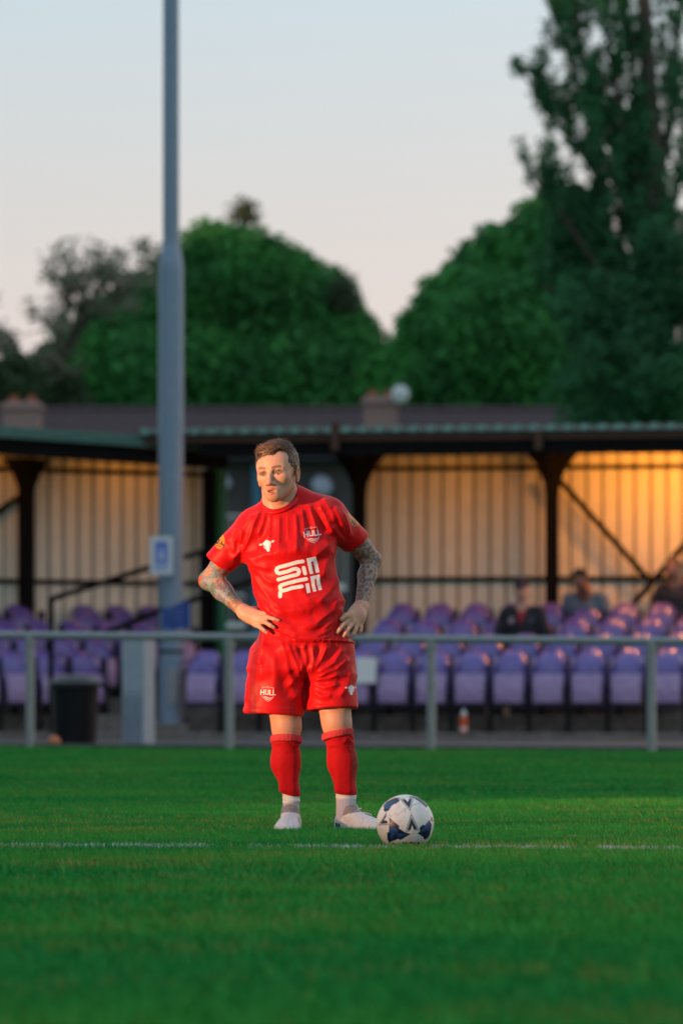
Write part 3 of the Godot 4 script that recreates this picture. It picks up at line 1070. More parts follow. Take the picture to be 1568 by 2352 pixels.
		if q.y < -0.045 and q.z > 0.0 and q.y > -0.13:                      # stubble on lip, chin and jaw
			var beard := smoothstep(-0.045, -0.058, q.y) * clampf(0.42 + fine.get_noise_3dv(p * 4.0) * 1.1, 0.08, 0.9)
			if absf(q.x) < 0.024 and q.y > -0.092 and q.y < -0.061: beard *= 0.25
			beard *= 0.55 + 0.45 * smoothstep(0.04, 0.02, absf(q.x))
			c = c.lerp(Color(0.20, 0.095, 0.05), beard * 0.55)
		return c
	M.skin = mat(Color.WHITE, 0.5, 0.0, 0.4)
	M.skin.vertex_color_use_as_albedo = true
	M.skin.subsurf_scatter_enabled = true
	M.skin.subsurf_scatter_strength = 0.12
	part("body", net_mesh(nets, skin, BASE), M.skin, man)

	# ---------------- eyes
	var eye_m := mat(Color.WHITE, 0.12)
	eye_m.vertex_color_use_as_albedo = true
	for s in [-1.0, 1.0]:
		var c := Vector3(s * 0.0318, -0.0002, 0.0715)
		var g := net([ell(c, Vector3.ONE * 0.0122)], 0.0011, c - Vector3.ONE * 0.0135, c + Vector3.ONE * 0.0135)
		var look := Vector3(-0.16, 0.0, 1.0).normalized()
		var col := func(p: Vector3, n: Vector3) -> Color:
			var q: Vector3 = ((inv * p) - c).normalized()
			var an := q.angle_to(look)
			if an < 0.20: return Color(0.01, 0.01, 0.012)
			if an < 0.56: return Color(0.055, 0.075, 0.075)
			return Color(0.52, 0.45, 0.42)
		part("eye", net_mesh([moved_net(g, head_t)], col, BASE), eye_m, man)

	build_hair(man, head_t)
	build_kit(man, red, sh_r, sh_l, sleeve_r, sleeve_l, el_r, el_l)
	build_feet(man, red, kne_r, kne_l, clf_r, clf_l, ank_r, ank_l)

func build_hair(man: Node3D, head_t: Transform3D) -> void:
	var top := Basis.from_euler(Vector3(0.12, 0, 0.10))
	var prims := [ell(Vector3(0, 0.040, -0.020), Vector3(0.0805, 0.0895, 0.100)), ell(Vector3(0, 0.036, 0.010), Vector3(0.0800, 0.075, 0.080), 0.01),
		half_space(Vector3(0, 0.0, 0.036), Vector3(0, -0.50, 0.86), 0.008),
		ell(Vector3(-0.003, 0.095, 0.004), Vector3(0.063, 0.030, 0.074), 0.03, 0, top),
		ell(Vector3(-0.016, 0.099, 0.048), Vector3(0.040, 0.019, 0.026), 0.02, 0, top), ell(Vector3(0.054, 0.066, 0.072), Vector3(0.026, 0.026, 0.034), 0.012, 1),
		half_space(Vector3(0, -0.055, -0.06), Vector3(0, -0.9, 0.42), 0.02)]
	var g := net(prims, 0.0036, Vector3(-0.11, -0.10, -0.14), Vector3(0.11, 0.16, 0.12))
	var nz := FastNoiseLite.new()
	nz.frequency = 55.0
	nz.seed = 21
	bend_net(g, func(p: Vector3, n: Vector3) -> float: return nz.get_noise_3d(p.x * 0.4 + p.y, p.y * 1.3, p.z - p.x * 0.8) * 0.0045)
	var v: PackedVector3Array = g.v
	var n := normals_of(v, g.f)
	var r := RandomNumberGenerator.new()
	r.seed = 77
	var st := SurfaceTool.new()
	st.begin(Mesh.PRIMITIVE_TRIANGLES)
	var shade := func(q: Vector3) -> Color:
		var k := r.randf()
		var c := Color(0.070, 0.036, 0.020).lerp(Color(0.30, 0.155, 0.075), k * k)
		if q.y < 0.02: c = c.lerp(Color(0.20, 0.12, 0.08), 0.35)
		return c
	for i in range(0, (g.f as PackedInt32Array).size(), 3):
		for k in 3:
			var j: int = g.f[i + k]
			st.set_color(Color(0.045, 0.022, 0.012) if v[j].y > 0.03 else Color(0.085, 0.048, 0.030))
			st.set_normal(head_t.basis * n[j])
			st.add_vertex(head_t * v[j] - BASE)
	for i in 8500:
		var j := r.randi_range(0, v.size() - 1)
		var p := v[j]
		var nn := n[j]
		var crown := smoothstep(0.055, 0.095, p.y)
		var sweep := Vector3(-0.75, 0.25, 0.55).lerp(Vector3(0.0, -0.75, -0.45), 1.0 - crown)
		if p.z < -0.05: sweep = Vector3(-0.1, -0.8, -0.25).lerp(Vector3(-0.5, 0.1, -0.6), crown)
		if p.z > 0.055 and p.y < 0.095: sweep += Vector3(0.0, -0.25, 0.25)
		sweep += Vector3(r.randfn(0, 0.15), r.randfn(0, 0.15), r.randfn(0, 0.15))
		var d := (sweep - nn * sweep.dot(nn)).normalized()
		var ln := lerpf(0.007, 0.022, crown) * r.randf_range(0.6, 1.25)
		var lift := lerpf(0.20, 0.24, crown) * r.randf_range(0.4, 1.2)
		var w := nn.cross(d).normalized() * lerpf(0.0006, 0.0008, crown)
		var c: Color = shade.call(p)
		var a := p - nn * 0.002
		var b := a + d * ln * 0.5 + nn * ln * lift * 0.8
		var e := a + d * ln + nn * ln * lift
		for tri in [[a - w, a + w, b + w], [a - w, b + w, b - w], [b - w, b + w, e]]:
			for x in tri:
				st.set_color(c)
				st.set_normal((head_t.basis * (nn + d * 0.15)).normalized())
				st.add_vertex(head_t * x - BASE)
	var m := mat(Color.WHITE, 0.42, 0.0, 0.45)
	m.vertex_color_use_as_albedo = true
	part("hair", st.commit(), m, man)

func build_kit(man: Node3D, red: Color, sh_r: Vector3, sh_l: Vector3, sl_r: Vector3, sl_l: Vector3, el_r: Vector3, el_l: Vector3) -> void:
	# ---------------- shirt
	var dr := (el_r - sh_r).normalized()
	var dl := (el_l - sh_l).normalized()
	var prims := [
		cap(sh_r + Vector3(0.015, -0.004, 0), sl_r + dr * 0.05, 0.075, 0.060), cap(pl(560, 1235, -0.03), pl(514, 1290, -0.06), 0.055, 0.046, 0.03), half_space(sl_r, dr + Vector3(0.05, -0.1, 0), 0.006),
		cap(sh_l + Vector3(-0.02, 0, 0), sl_l + dl * 0.05, 0.079, 0.058, 0.001), half_space(sl_l, dl + Vector3(0, -0.1, 0.1), 0.006),
		cap(pl(585, 1213, -0.02), pl(650, 1184, -0.02), 0.065, 0.072, 0.05), cap(pl(748, 1184, -0.03), pl(655, 1178, -0.02), 0.070, 0.075, 0.05),
		cap(pl(602, 1188, -0.025), pl(640, 1156, -0.03), 0.044, 0.056, 0.05), cap(pl(730, 1168, -0.03), pl(665, 1140, -0.03), 0.055, 0.06, 0.05),
		etube(pl(700, 1480, 0.0), pl(692, 1395, 0.0), Vector2(0.181, 0.140), Vector2(0.174, 0.134), 0.03),
		etube(pl(692, 1395, 0.0), pl(668, 1270, 0.0), Vector2(0.174, 0.134), Vector2(0.182, 0.132), 0.05), etube(pl(668, 1270, 0), pl(658, 1192, -0.012), Vector2(0.182, 0.130), Vector2(0.152, 0.095), 0.05),
		half_space(pl(700, 1476, 0), Vector3(-0.10, -1, 0.06), 0.014),
		etube(Vector3(-0.260, 1.375, 0.005), Vector3(-0.266, 1.56, -0.005), Vector2(0.068, 0.068), Vector2(0.078, 0.09), 0.006, 1),
		cap(sl_r + dr * 0.06, sl_r - dr * 0.05, 0.048, 0.042, 0.004, 1), cap(sl_l + dl * 0.06, sl_l - dl * 0.05, 0.046, 0.042, 0.004, 1)]
	var g := net(prims, 0.0048, Vector3(-0.64, 0.80, -0.24), Vector3(0.14, 1.52, 0.17))
	ridges.clear()
	var K := func(flat: Array, w: float, amp: float) -> void:
		var o := []
		for i in range(0, flat.size(), 2):
			o.append_array([488.0 + flat[i] * 0.2197, 1004.8 + flat[i + 1] * 0.2197])
		ridge(o, w, amp)
	# upright pleats over the chest
	K.call([510, 760, 450, 900, 350, 1180, 330, 1230], 0.0216, 0.0110)
	K.call([440, 800, 330, 960, 280, 1160], 0.0189, 0.0070)
	K.call([610, 790, 600, 950, 590, 1120], 0.0149, 0.0060)
	K.call([560, 780, 530, 920, 470, 1060], 0.0135, 0.0060)
	K.call([700, 800, 700, 1000, 690, 1230], 0.0175, 0.0070)
	K.call([790, 800, 790, 950, 800, 1150], 0.0135, 0.0055)
	K.call([865, 780, 880, 960, 880, 1260], 0.0175, 0.0090)
	K.call([930, 730, 955, 900, 960, 1080], 0.0149, 0.0075)
	K.call([1000, 690, 1050, 860, 1090, 1000], 0.0162, 0.0080)
	K.call([1080, 660, 1170, 820, 1230, 960, 1240, 1050], 0.0189, 0.0100)
	K.call([1150, 620, 1230, 760, 1290, 930], 0.0162, 0.0080)
	# the left sleeve
	K.call([1270, 700, 1340, 880, 1380, 1060], 0.0162, 0.0080)
	K.call([1350, 760, 1420, 930, 1440, 1080], 0.0162, 0.0070)
	K.call([1250, 900, 1300, 1000, 1400, 1110], 0.0135, 0.0070)
	# the right sleeve
	K.call([330, 940, 240, 1080, 210, 1230], 0.0162, 0.0070)
	K.call([260, 900, 200, 1020, 140, 1130], 0.0162, 0.0050)
	K.call([330, 1120, 270, 1210, 180, 1290], 0.0162, 0.0080)
	# drapes from the armpits
	K.call([340, 1230, 470, 1330, 640, 1400], 0.0189, 0.0080)
	K.call([350, 1290, 470, 1480, 620, 1700, 800, 1880], 0.0216, 0.0090)
	K.call([380, 1420, 480, 1620, 620, 1830, 800, 1980], 0.0189, 0.0080)
	K.call([430, 1560, 520, 1760, 640, 1900], 0.0175, 0.0070)
	K.call([400, 1310, 560, 1480, 680, 1560], 0.0162, 0.0060)
	K.call([1250, 1090, 1130, 1200, 1040, 1260], 0.0189, 0.0080)
	K.call([1270, 1150, 1180, 1330, 1150, 1500], 0.0189, 0.0070)
	K.call([1310, 1430, 1220, 1620, 1080, 1760], 0.0203, 0.0080)
	K.call([1340, 1600, 1260, 1800, 1080, 1950, 900, 1990], 0.0203, 0.0090)
	K.call([1350, 1750, 1270, 1920, 1120, 2030], 0.0162, 0.0080)
	# the hem, bunched over the waistband
	K.call([560, 1890, 700, 1960, 880, 2050, 1100, 2070, 1310, 1990], 0.0149, 0.0100)
	K.call([600, 1930, 740, 2040, 900, 2105, 1120, 2120, 1330, 2060], 0.0121, 0.0090)
	K.call([640, 1880, 820, 1970, 1020, 2000, 1180, 1960], 0.0135, 0.0060)
	K.call([900, 1560, 1010, 1700, 1150, 1650], 0.0189, 0.0040)
	var nz := FastNoiseLite.new()
	nz.frequency = 13.0
	nz.seed = 12
	nz.fractal_octaves = 2
	var crz := FastNoiseLite.new()
	crz.frequency = 10.0
	crz.seed = 19
	crz.fractal_octaves = 1
	var wrinkle := func(p: Vector3, n: Vector3) -> float:
		var front := smoothstep(-0.1, 0.35, n.z)
		var h := folds(Vector2(p.x, p.y)) * front
		h += nz.get_noise_3d(p.x * 0.5, p.y * 0.3 + p.x * 0.2, p.z * 0.5) * 0.004
		var cr := crz.get_noise_3d(p.x + p.y * 0.35, p.y * 0.55 - p.x * 0.25, p.z)
		h -= 0.0014 * exp(-pow(cr / 0.07, 2.0)) * smoothstep(-0.35, 0.1, crz.get_noise_3d(p.x * 0.4, p.y * 0.4, 9.0))
		return h
	smooth_net(g, 1, 0.5)
	bend_net(g, wrinkle)
	smooth_net(g, 1, 0.35)
	var print_ := shirt_print(red)
	part("shirt", print_mesh(g, print_.lo, print_.hi, BASE), cloth_mat(print_, red), man)
	var cm := cloth_mat(null, red)
	var st := SurfaceTool.new()
	st.begin(Mesh.PRIMITIVE_TRIANGLES)
	# the collar is a band: an oval section swept round the neck, leaning outwards
	var rings := []
	for k in 48:
		var an := TAU * k / 48
		var o := Vector3(cos(an), 0, sin(an))
		var c := Vector3(-0.2600 + 0.081 * o.x, 1.441 + 0.024 * o.x - 0.058 * o.z, -0.002 + 0.083 * o.z) - BASE
		var up := (Vector3.UP - o * (0.55 + 0.3 * o.z)).normalized()
		var nn := o.cross(Vector3.UP).cross(up).normalized()
		if nn.dot(o) < 0.0: nn = -nn
		var ring_ := []
		for j in 12:
			var b := TAU * j / 12
			ring_.append([c + nn * cos(b) * 0.0068 + up * sin(b) * 0.0130, (nn * cos(b) / 0.0068 + up * sin(b) / 0.0125).normalized()])
		rings.append(ring_)
	for k in 48:
		for j in 12:
			var q := [rings[k][j], rings[(k + 1) % 48][j], rings[(k + 1) % 48][(j + 1) % 12], rings[k][(j + 1) % 12]]
			var fl: bool = (q[2][0] - q[0][0]).cross(q[1][0] - q[0][0]).dot(q[0][1]) < 0.0
			for e in ([q[0], q[2], q[1], q[0], q[3], q[2]] if fl else [q[0], q[1], q[2], q[0], q[2], q[3]]):
				st.set_normal(e[1])
				st.add_vertex(e[0])
	part("collar", st.commit(), cm, man)

	# ---------------- shorts
	var hem := 1641.0
	var sp := [
		etube(pl(640, 1500, 0), pl(627, 1660, 0.012), Vector2(0.118, 0.125), Vector2(0.130, 0.122), 0.01), half_space(pl(640, 1643, 0), Vector3(-0.07, -1, 0.02), 0.005), etube(pl(756, 1480, -0.01), pl(761, 1628, 0.010), Vector2(0.100, 0.100), Vector2(0.1160, 0.120), 0.010, 0, Vector3.RIGHT, 0.006),
		
		etube(pl(698, 1440, 0), pl(692, 1535, 0.0), Vector2(0.184, 0.130), Vector2(0.216, 0.135), 0.05),
		half_space(pl(690, 1437, 0), Vector3(0, 1, 0), 0.005),
		etube(pl(638, 1585, 0), pl(627, 1680, 0.012), Vector2(0.100, 0.105), Vector2(0.123, 0.114), 0.01, 1), etube(pl(758, 1585, 0), pl(765, 1680, 0.012), Vector2(0.090, 0.100), Vector2(0.099, 0.110), 0.01, 1)]
	var s := net(sp, 0.0050, Vector3(-0.47, 0.48, -0.17), Vector3(0.11, 0.93, 0.18))
	ridges.clear()
	var Q := func(flat: Array, w: float, amp: float) -> void:
		var o := []
		for i in range(0, flat.size(), 2):
			o.append_array([401.9 + flat[i] * 0.2929, 1406.7 + flat[i + 1] * 0.2929])
		ridge(o, w, amp)
	Q.call([820, 180, 870, 330, 910, 520, 940, 700], 0.0189, 0.0070)
	Q.call([880, 230, 950, 400, 980, 500], 0.0149, 0.0100)
	Q.call([930, 240, 990, 380, 1010, 480], 0.0135, 0.0080)
	Q.call([1000, 240, 1030, 340, 1035, 440], 0.0121, 0.0080)
	Q.call([1075, 250, 1085, 360, 1070, 470], 0.0135, 0.0090)
	Q.call([1200, 240, 1150, 360, 1090, 460], 0.0149, 0.0090)
	Q.call([1330, 260, 1240, 400, 1090, 480], 0.0162, 0.0100)
	Q.call([1370, 340, 1260, 450, 1080, 510], 0.0149, 0.0100)
	Q.call([1300, 480, 1200, 520, 1070, 530], 0.0135, 0.0090)
	Q.call([1290, 560, 1180, 590, 1070, 560], 0.0135, 0.0080)
	Q.call([1240, 650, 1150, 660, 1070, 600], 0.0135, 0.0070)
	Q.call([1390, 420, 1350, 560, 1280, 680], 0.0162, 0.0070)
	Q.call([1010, 530, 960, 600, 930, 700], 0.0149, 0.0080)
	Q.call([1000, 480, 930, 520, 880, 600], 0.0135, 0.0070)
	Q.call([700, 200, 680, 400, 690, 560], 0.0243, 0.0060)
	Q.call([620, 300, 640, 360, 700, 420], 0.0162, 0.0060)
	Q.call([780, 300, 790, 500, 770, 700], 0.0270, 0.0050)
	Q.call([560, 480, 580, 600, 560, 720], 0.0189, 0.0060)
	var cut := pl(690, hem, 0).y
	bend_net(s, func(p: Vector3, n: Vector3) -> float:
		var h := folds(Vector2(p.x, p.y)) * smoothstep(-0.1, 0.35, n.z)
		h += nz.get_noise_3d(p.x * 0.5, p.y * 0.35, p.z * 0.5) * 0.005
		var cr := crz.get_noise_3d(p.x + p.y * 0.35, p.y * 0.55 - p.x * 0.25, p.z)
		h -= 0.0014 * exp(-pow(cr / 0.07, 2.0)) * smoothstep(-0.35, 0.1, crz.get_noise_3d(p.x * 0.4, p.y * 0.4, 9.0))
		# gathers under the waistband and a doubled hem
		h += sin(p.x * 210.0 + sin(p.x * 37.0) * 2.0) * 0.0014 * smoothstep(0.80, 0.84, p.y)
		if p.y < cut + 0.028: h += 0.002
		return h * smoothstep(cut - 0.002, cut + 0.01, p.y + 0.004))
	smooth_net(s, 1, 0.35)
	var sprint := shorts_print(red)
	part("shorts", print_mesh(s, sprint.lo, sprint.hi, BASE), cloth_mat(sprint, red), man)

func build_feet(man: Node3D, red: Color, kne_r: Vector3, kne_l: Vector3, clf_r: Vector3, clf_l: Vector3, ank_r: Vector3, ank_l: Vector3) -> void:
	var knit := cloth_mat(null, lin(0.50, 0.010, 0.014))
	knit.roughness = 0.7
	var cuff_m := cloth_mat(null, lin(0.52, 0.045, 0.055))
	cuff_m.roughness = 0.85
	var tape := mat(lin(0.68, 0.66, 0.64), 0.6)
	var white := mat(lin(0.50, 0.45, 0.53), 0.85)
	var nz := FastNoiseLite.new()
	nz.frequency = 30.0
	nz.seed = 31
	for side in 2:
		var knee := kne_r if side == 0 else kne_l
		var calf := clf_r if side == 0 else clf_l
		var ank := ank_r if side == 0 else ank_l
		var top := pl(657, 1693, 0.012) if side == 0 else pl(775, 1681, 0.018)
		var low := pl(668, 1824, -0.01) if side == 0 else pl(794, 1822, -0.015)
		var tip := Vector3(0.02, 1, -0.16) if side == 0 else Vector3(-0.20, 1, -0.1)
		var rl := 0.0365 if side == 0 else 0.0435
		var prims := [cap(top + Vector3(0, 0.05, 0.008), calf, 0.0640, 0.0565, 0.03), cap(calf, low, 0.0565, rl, 0.04), cap(low, ank, rl, 0.038, 0.02),
			rbox(calf.lerp(low, 0.35) + Vector3(0, 0, 0.036), Vector3(0.036, 0.085, 0.020), 0.018, 0.02, 0, Basis.from_euler(Vector3(0.06, 0, 0))),
			half_space(top, tip, 0.006), half_space(low + Vector3(0, -0.002, 0), Vector3(-0.25 if side == 0 else -0.10, -1, -0.15), 0.006)]
		var g := net(prims, 0.006, Vector3(calf.x - 0.11, 0.10, -0.13), Vector3(calf.x + 0.11, 0.52, 0.11))
		bend_net(g, func(p: Vector3, n: Vector3) -> float:
			return 0.002 * sin((p.y + p.x * 0.3 + nz.get_noise_3dv(p * 0.5) * 0.03) * 190.0) * smoothstep(0.33, 0.40, p.y) + nz.get_noise_3dv(p) * 0.0012)
		var mud := func(p: Vector3, n: Vector3) -> Color:
			var c := Color(0.46, 0.006, 0.010)
			if side == 1:
				var k := smoothstep(0.5, 0.9, n.x) * smoothstep(0.22, 0.27, p.y) * smoothstep(0.40, 0.35, p.y) * clampf(0.6 + nz.get_noise_3dv(p * 1.6) * 1.6, 0, 1)
				c = c.lerp(Color(0.055, 0.032, 0.024), k * 0.9)
			return c
		var km := cloth_mat(null, Color.WHITE)
		km.vertex_color_use_as_albedo = true
		km.roughness = 0.7
		part("sock", net_mesh([g], mud, BASE), km, man)
		var cuff := net([cap(top + Vector3(0, 0.03, 0.006), top - Vector3(0, 0.035, 0), 0.0672, 0.0672), half_space(top + Vector3(0, 0.004, 0), tip, 0.005), half_space(top - Vector3(0, 0.026, 0), -tip, 0.005)], 0.005, top - Vector3(0.08, 0.05, 0.08), top + Vector3(0.08, 0.05, 0.085))
		bend_net(cuff, func(p: Vector3, n: Vector3) -> float: return 0.0009 * sin(atan2(p.x - top.x, p.z - top.z) * 60.0))
		part("sock_cuff", net_mesh([cuff], null, BASE), cuff_m, man)
		var wrap := net([cap(low + Vector3(0, 0.008, 0), ank + Vector3(0, 0.03, 0), rl, rl + 0.0005), half_space(pl(670, 1845, 0) + Vector3(0, 0.0, 0), Vector3(0.06, -1, 0), 0.004)], 0.005, low - Vector3(0.07, 0.09, 0.07), low + Vector3(0.07, 0.06, 0.07))
		bend_net(wrap, func(p: Vector3, n: Vector3) -> float: return 0.0014 * sin((p.y + p.x * 0.15) * 330.0 + nz.get_noise_3dv(p) * 2.0))
		part("tape", net_mesh([wrap], null, BASE), tape, man)
		var low_sock := net([cap(low + Vector3(0, -0.03, 0), ank + Vector3(0, -0.045, 0), rl - 0.003, rl - 0.001)], 0.0035, ank - Vector3(0.07, 0.10, 0.07), low + Vector3(0.07, 0.05, 0.07))
		bend_net(low_sock, func(p: Vector3, n: Vector3) -> float: return 0.0016 * sin(atan2(p.x - ank.x, p.z - ank.z) * 30.0))
		part("ankle_sock", net_mesh([low_sock], null, BASE), white, man)
		# ---------------- boot, in its own axes: z to the toe, origin under the heel
		var yaw := deg_to_rad(-7.0 if side == 0 else 46.0)
		var fwd := Vector3(sin(yaw), 0, cos(yaw))
		var t := Transform3D(Basis(Vector3.UP, yaw), Vector3(ank.x, 0.0, ank.z) - fwd * 0.046)
		var bp := [rbox(Vector3(0, 0.020, 0.125), Vector3(0.039, 0.016, 0.125), 0.014, 0.01), ell(Vector3(0, 0.036, 0.185), Vector3(0.046, 0.036, 0.075), 0.03), ell(Vector3(0, 0.030, 0.222), Vector3(0.040, 0.026, 0.042), 0.03),
			cap(Vector3(0, 0.045, 0.165), Vector3(0, 0.078, 0.088), 0.036, 0.037, 0.03), ell(Vector3(0, 0.046, 0.030), Vector3(0.034, 0.048, 0.036), 0.02), cap(Vector3(0, 0.06, 0.05), Vector3(0, 0.108, 0.064), 0.040, 0.0385, 0.025), cap(Vector3(0, 0.06, 0.02), Vector3(0, 0.088, 0.016), 0.024, 0.022, 0.02),
			half_space(Vector3(0, 0.106, 0.05), Vector3(0, 1, -0.62), 0.006), ell(Vector3(0.046, 0.112, 0.042), Vector3(0.03, 0.036, 0.026), 0.008, 1), ell(Vector3(-0.046, 0.112, 0.042), Vector3(0.03, 0.036, 0.026), 0.008, 1),
			half_space(Vector3(0, 0.004, 0), Vector3(0, -1, 0), 0.004)]
		var b := net(bp, 0.0032, Vector3(-0.06, 0.0, -0.02), Vector3(0.06, 0.16, 0.285))
		bend_net(b, func(p: Vector3, n: Vector3) -> float: return nz.get_noise_3dv(p * 1.3) * 0.001 + sin(p.z * 700.0) * 0.0004 * smoothstep(0.06, 0.10, p.z))
		var bt := t.affine_inverse()
		var paint := func(p: Vector3, n: Vector3) -> Color:
			var q: Vector3 = bt * p
			var c := Color(0.62, 0.585, 0.60)
			var edge := 0.070 + absf(q.z - 0.045) * 0.35 if q.z < 0.085 else 0.086 + (q.z - 0.085) * 0.2
			if q.y > edge + 0.004: c = Color(0.20, 0.165, 0.150)
			c = c.lerp(Color(0.36, 0.33, 0.28), clampf(nz.get_noise_3dv(p * 2.0) * 0.9, 0, 0.45))
			if q.y < 0.016: c = Color(0.34, 0.32, 0.33)
			return c
		var bm := mat(Color.WHITE, 0.5)
		bm.vertex_color_use_as_albedo = true
		var boot := part("boot", net_mesh([moved_net(b, t)], paint, BASE), bm, man)
		var laces := mat(lin(0.52, 0.49, 0.54), 0.8)
		var knot := t * Vector3(-0.012 if side == 0 else 0.004, 0.098, 0.122)
		var ends := [[pl(651, 1872, 0), pl(642, 1884, 0), pl(633, 1905, 0)], [pl(652, 1876, 0), pl(648, 1888, 0), pl(642, 1900, 0)]] if side == 0 else [[pl(820, 1866, 0), pl(836, 1866, 0), pl(852, 1870, 0), pl(855, 1877, 0), pl(845, 1877, 0), pl(826, 1869, 0)], [pl(822, 1872, 0), pl(832, 1882, 0), pl(842, 1893, 0)], [pl(818, 1862, 0), pl(824, 1857, 0), pl(830, 1856, 0)]]
		for e in ends:
			var pts := [knot - BASE]
			for k in e.size():
				pts.append(Vector3(e[k].x, e[k].y, knot.z + 0.010 - 0.002 * k) - BASE)
			part("lace", tube(pts, [0.0026], 6), laces, boot)
		for k in 3:
			var y := 0.098 - 0.011 * k
			var z := 0.118 + 0.018 * k
			part("lace", tube([t * Vector3(-0.022, y - 0.006, z) - BASE, t * Vector3(0, y + 0.006, z + 0.004) - BASE, t * Vector3(0.022, y - 0.006, z) - BASE], [0.0026], 6), laces, boot)
		if side == 1:
			var ink := mat(lin(0.02, 0.018, 0.03), 0.5)
			var fnt := SystemFont.new()
			fnt.font_names = PackedStringArray(["Droid Sans"])
			fnt.font_weight = 800
			fnt.font_italic = true
			for k in 2:
				var tm := TextMesh.new()
				tm.text = "NB"[k]
				tm.font = fnt
				tm.font_size = 32
				tm.pixel_size = 0.0011
				tm.depth = 0.002
				var px: Vector3 = [pl(774.5, 1897, 0), pl(780.5, 1899, 0)][k]
				var q: Vector3 = bt * px
				# put the letter on the outside of the heel
				var ray := Vector3(px.x, px.y, 0.2)
				for i in 120:
					var l: Vector3 = bt * ray
					if sdf(bp, l) < 0.001: break
					ray.z -= 0.003
				part("heel_letter", tm, ink, boot, ray + Vector3(0, 0, 0.0015) - BASE, Basis(Vector3.UP, deg_to_rad(-10.0 - 25.0 * (1 - k))))

# ================================================================ the place
func build_place() -> void:
	materials()
	build_ground()
	build_clubhouse()
	build_houses()
	build_trees()
	build_stand()
	build_side_stand()
	build_rail_and_pole()
	build_spectators()
	build_grass()

func materials() -> void:
	M.turf = mottled(lin(0.006, 0.190, 0.040), lin(0.022, 0.225, 0.040), 41, 0.35, 0.95, 0.03)
	M.asphalt = mottled(lin(0.050, 0.047, 0.050), lin(0.085, 0.078, 0.078), 42, 0.6, 0.9, 0.05, 2.0)
	M.concrete = mottled(lin(0.11, 0.095, 0.085), lin(0.19, 0.165, 0.15), 43, 0.5, 0.9, 0.04, 2.0)
	M.groove = mat(lin(0.17, 0.15, 0.12), 0.7)
	M.cream = mottled(lin(0.74, 0.68, 0.57), lin(0.82, 0.75, 0.63), 44, 0.6, 0.55, 0.03)
	M.dark = mottled(lin(0.006, 0.006, 0.007), lin(0.015, 0.013, 0.013), 45, 1.2, 0.7, 0.04)
	M.soffit = mottled(lin(0.030, 0.024, 0.020), lin(0.055, 0.040, 0.030), 45, 1.2, 0.8, 0.04)
	M.timber = mottled(lin(0.070, 0.038, 0.030), lin(0.115, 0.066, 0.052), 46, 1.6, 0.8, 0.05)
	M.green_sheet = mottled(lin(0.035, 0.11, 0.095), lin(0.06, 0.155, 0.13), 47, 0.8, 0.6, 0.04)
	M.rib = mottled(lin(0.16, 0.28, 0.26), lin(0.22, 0.35, 0.32), 59, 0.8, 0.6, 0.04)
	M.green_trim = mottled(lin(0.014, 0.15, 0.080), lin(0.022, 0.19, 0.105), 48, 1.0, 0.6, 0.04)
	M.steel = mottled(lin(0.22, 0.228, 0.245), lin(0.31, 0.315, 0.33), 49, 1.4, 0.42, 0.05)
	M.steel.metallic = 0.3
	M.pole = mottled(lin(0.17, 0.235, 0.33), lin(0.215, 0.28, 0.37), 58, 1.0, 0.5, 0.04)
	M.pole.metallic = 0.25
	M.cabinet = mottled(lin(0.26, 0.31, 0.37), lin(0.33, 0.37, 0.42), 60, 1.0, 0.5, 0.04)
	M.navy = mat(lin(0.016, 0.014, 0.055), 0.5)
	M.purple = mottled(lin(0.095, 0.062, 0.29), lin(0.165, 0.115, 0.37), 50, 0.9, 0.32, 0.03)
	M.purple.clearcoat_enabled = true
	M.purple.clearcoat = 0.4
	M.purple.clearcoat_roughness = 0.15
	M.purple_low = mottled(lin(0.27, 0.175, 0.36), lin(0.39, 0.27, 0.46), 51, 0.9, 0.4, 0.03)
	M.black_plastic = mat(lin(0.006, 0.0065, 0.008), 0.5, 0.0, 0.3)
	M.brick = mottled(lin(0.060, 0.048, 0.058), lin(0.105, 0.078, 0.085), 52, 0.5, 0.9, 0.08)
	M.roof = mottled(lin(0.035, 0.022, 0.026), lin(0.070, 0.042, 0.046), 53, 0.5, 0.9, 0.06)
	M.bark = mottled(lin(0.035, 0.028, 0.024), lin(0.075, 0.060, 0.050), 54, 0.8, 0.95, 0.06)
	M.white = mat(lin(0.72, 0.70, 0.70), 0.6)
	for k in ["dark", "soffit", "timber"]: M[k].metallic_specular = 0.1
	M.glass = mat(lin(0.03, 0.04, 0.05), 0.08)

func build_ground() -> void:
	var st := SurfaceTool.new()
	st.begin(Mesh.PRIMITIVE_TRIANGLES)
	quad(st, Vector3(-700, 0, -1400), Vector3(700, 0, -1400), Vector3(700, 0, 300), Vector3(-700, 0, 300))
	setting("ground", st.commit(), M.turf)
	# the tarmac walk between the rail and the stands, with a concrete kerb along the grass
	st = SurfaceTool.new()
	st.begin(Mesh.PRIMITIVE_TRIANGLES)
	var a := at(-500, 0, 42.6)
	var b := at(2100, 0, 38.6)
	a.y = 0.004
	b.y = 0.004
	quad(st, a + Vector3(0, 0, -40), b + Vector3(0, 0, -40), b, a)
	setting("walkway", st.commit(), M.asphalt)
	var kerb := beam(Vector3(a.x, 0.02, a.z), Vector3(b.x, 0.02, b.z), 0.12, 0.08, 0.01)
	setting("kerb", kerb, M.asphalt)

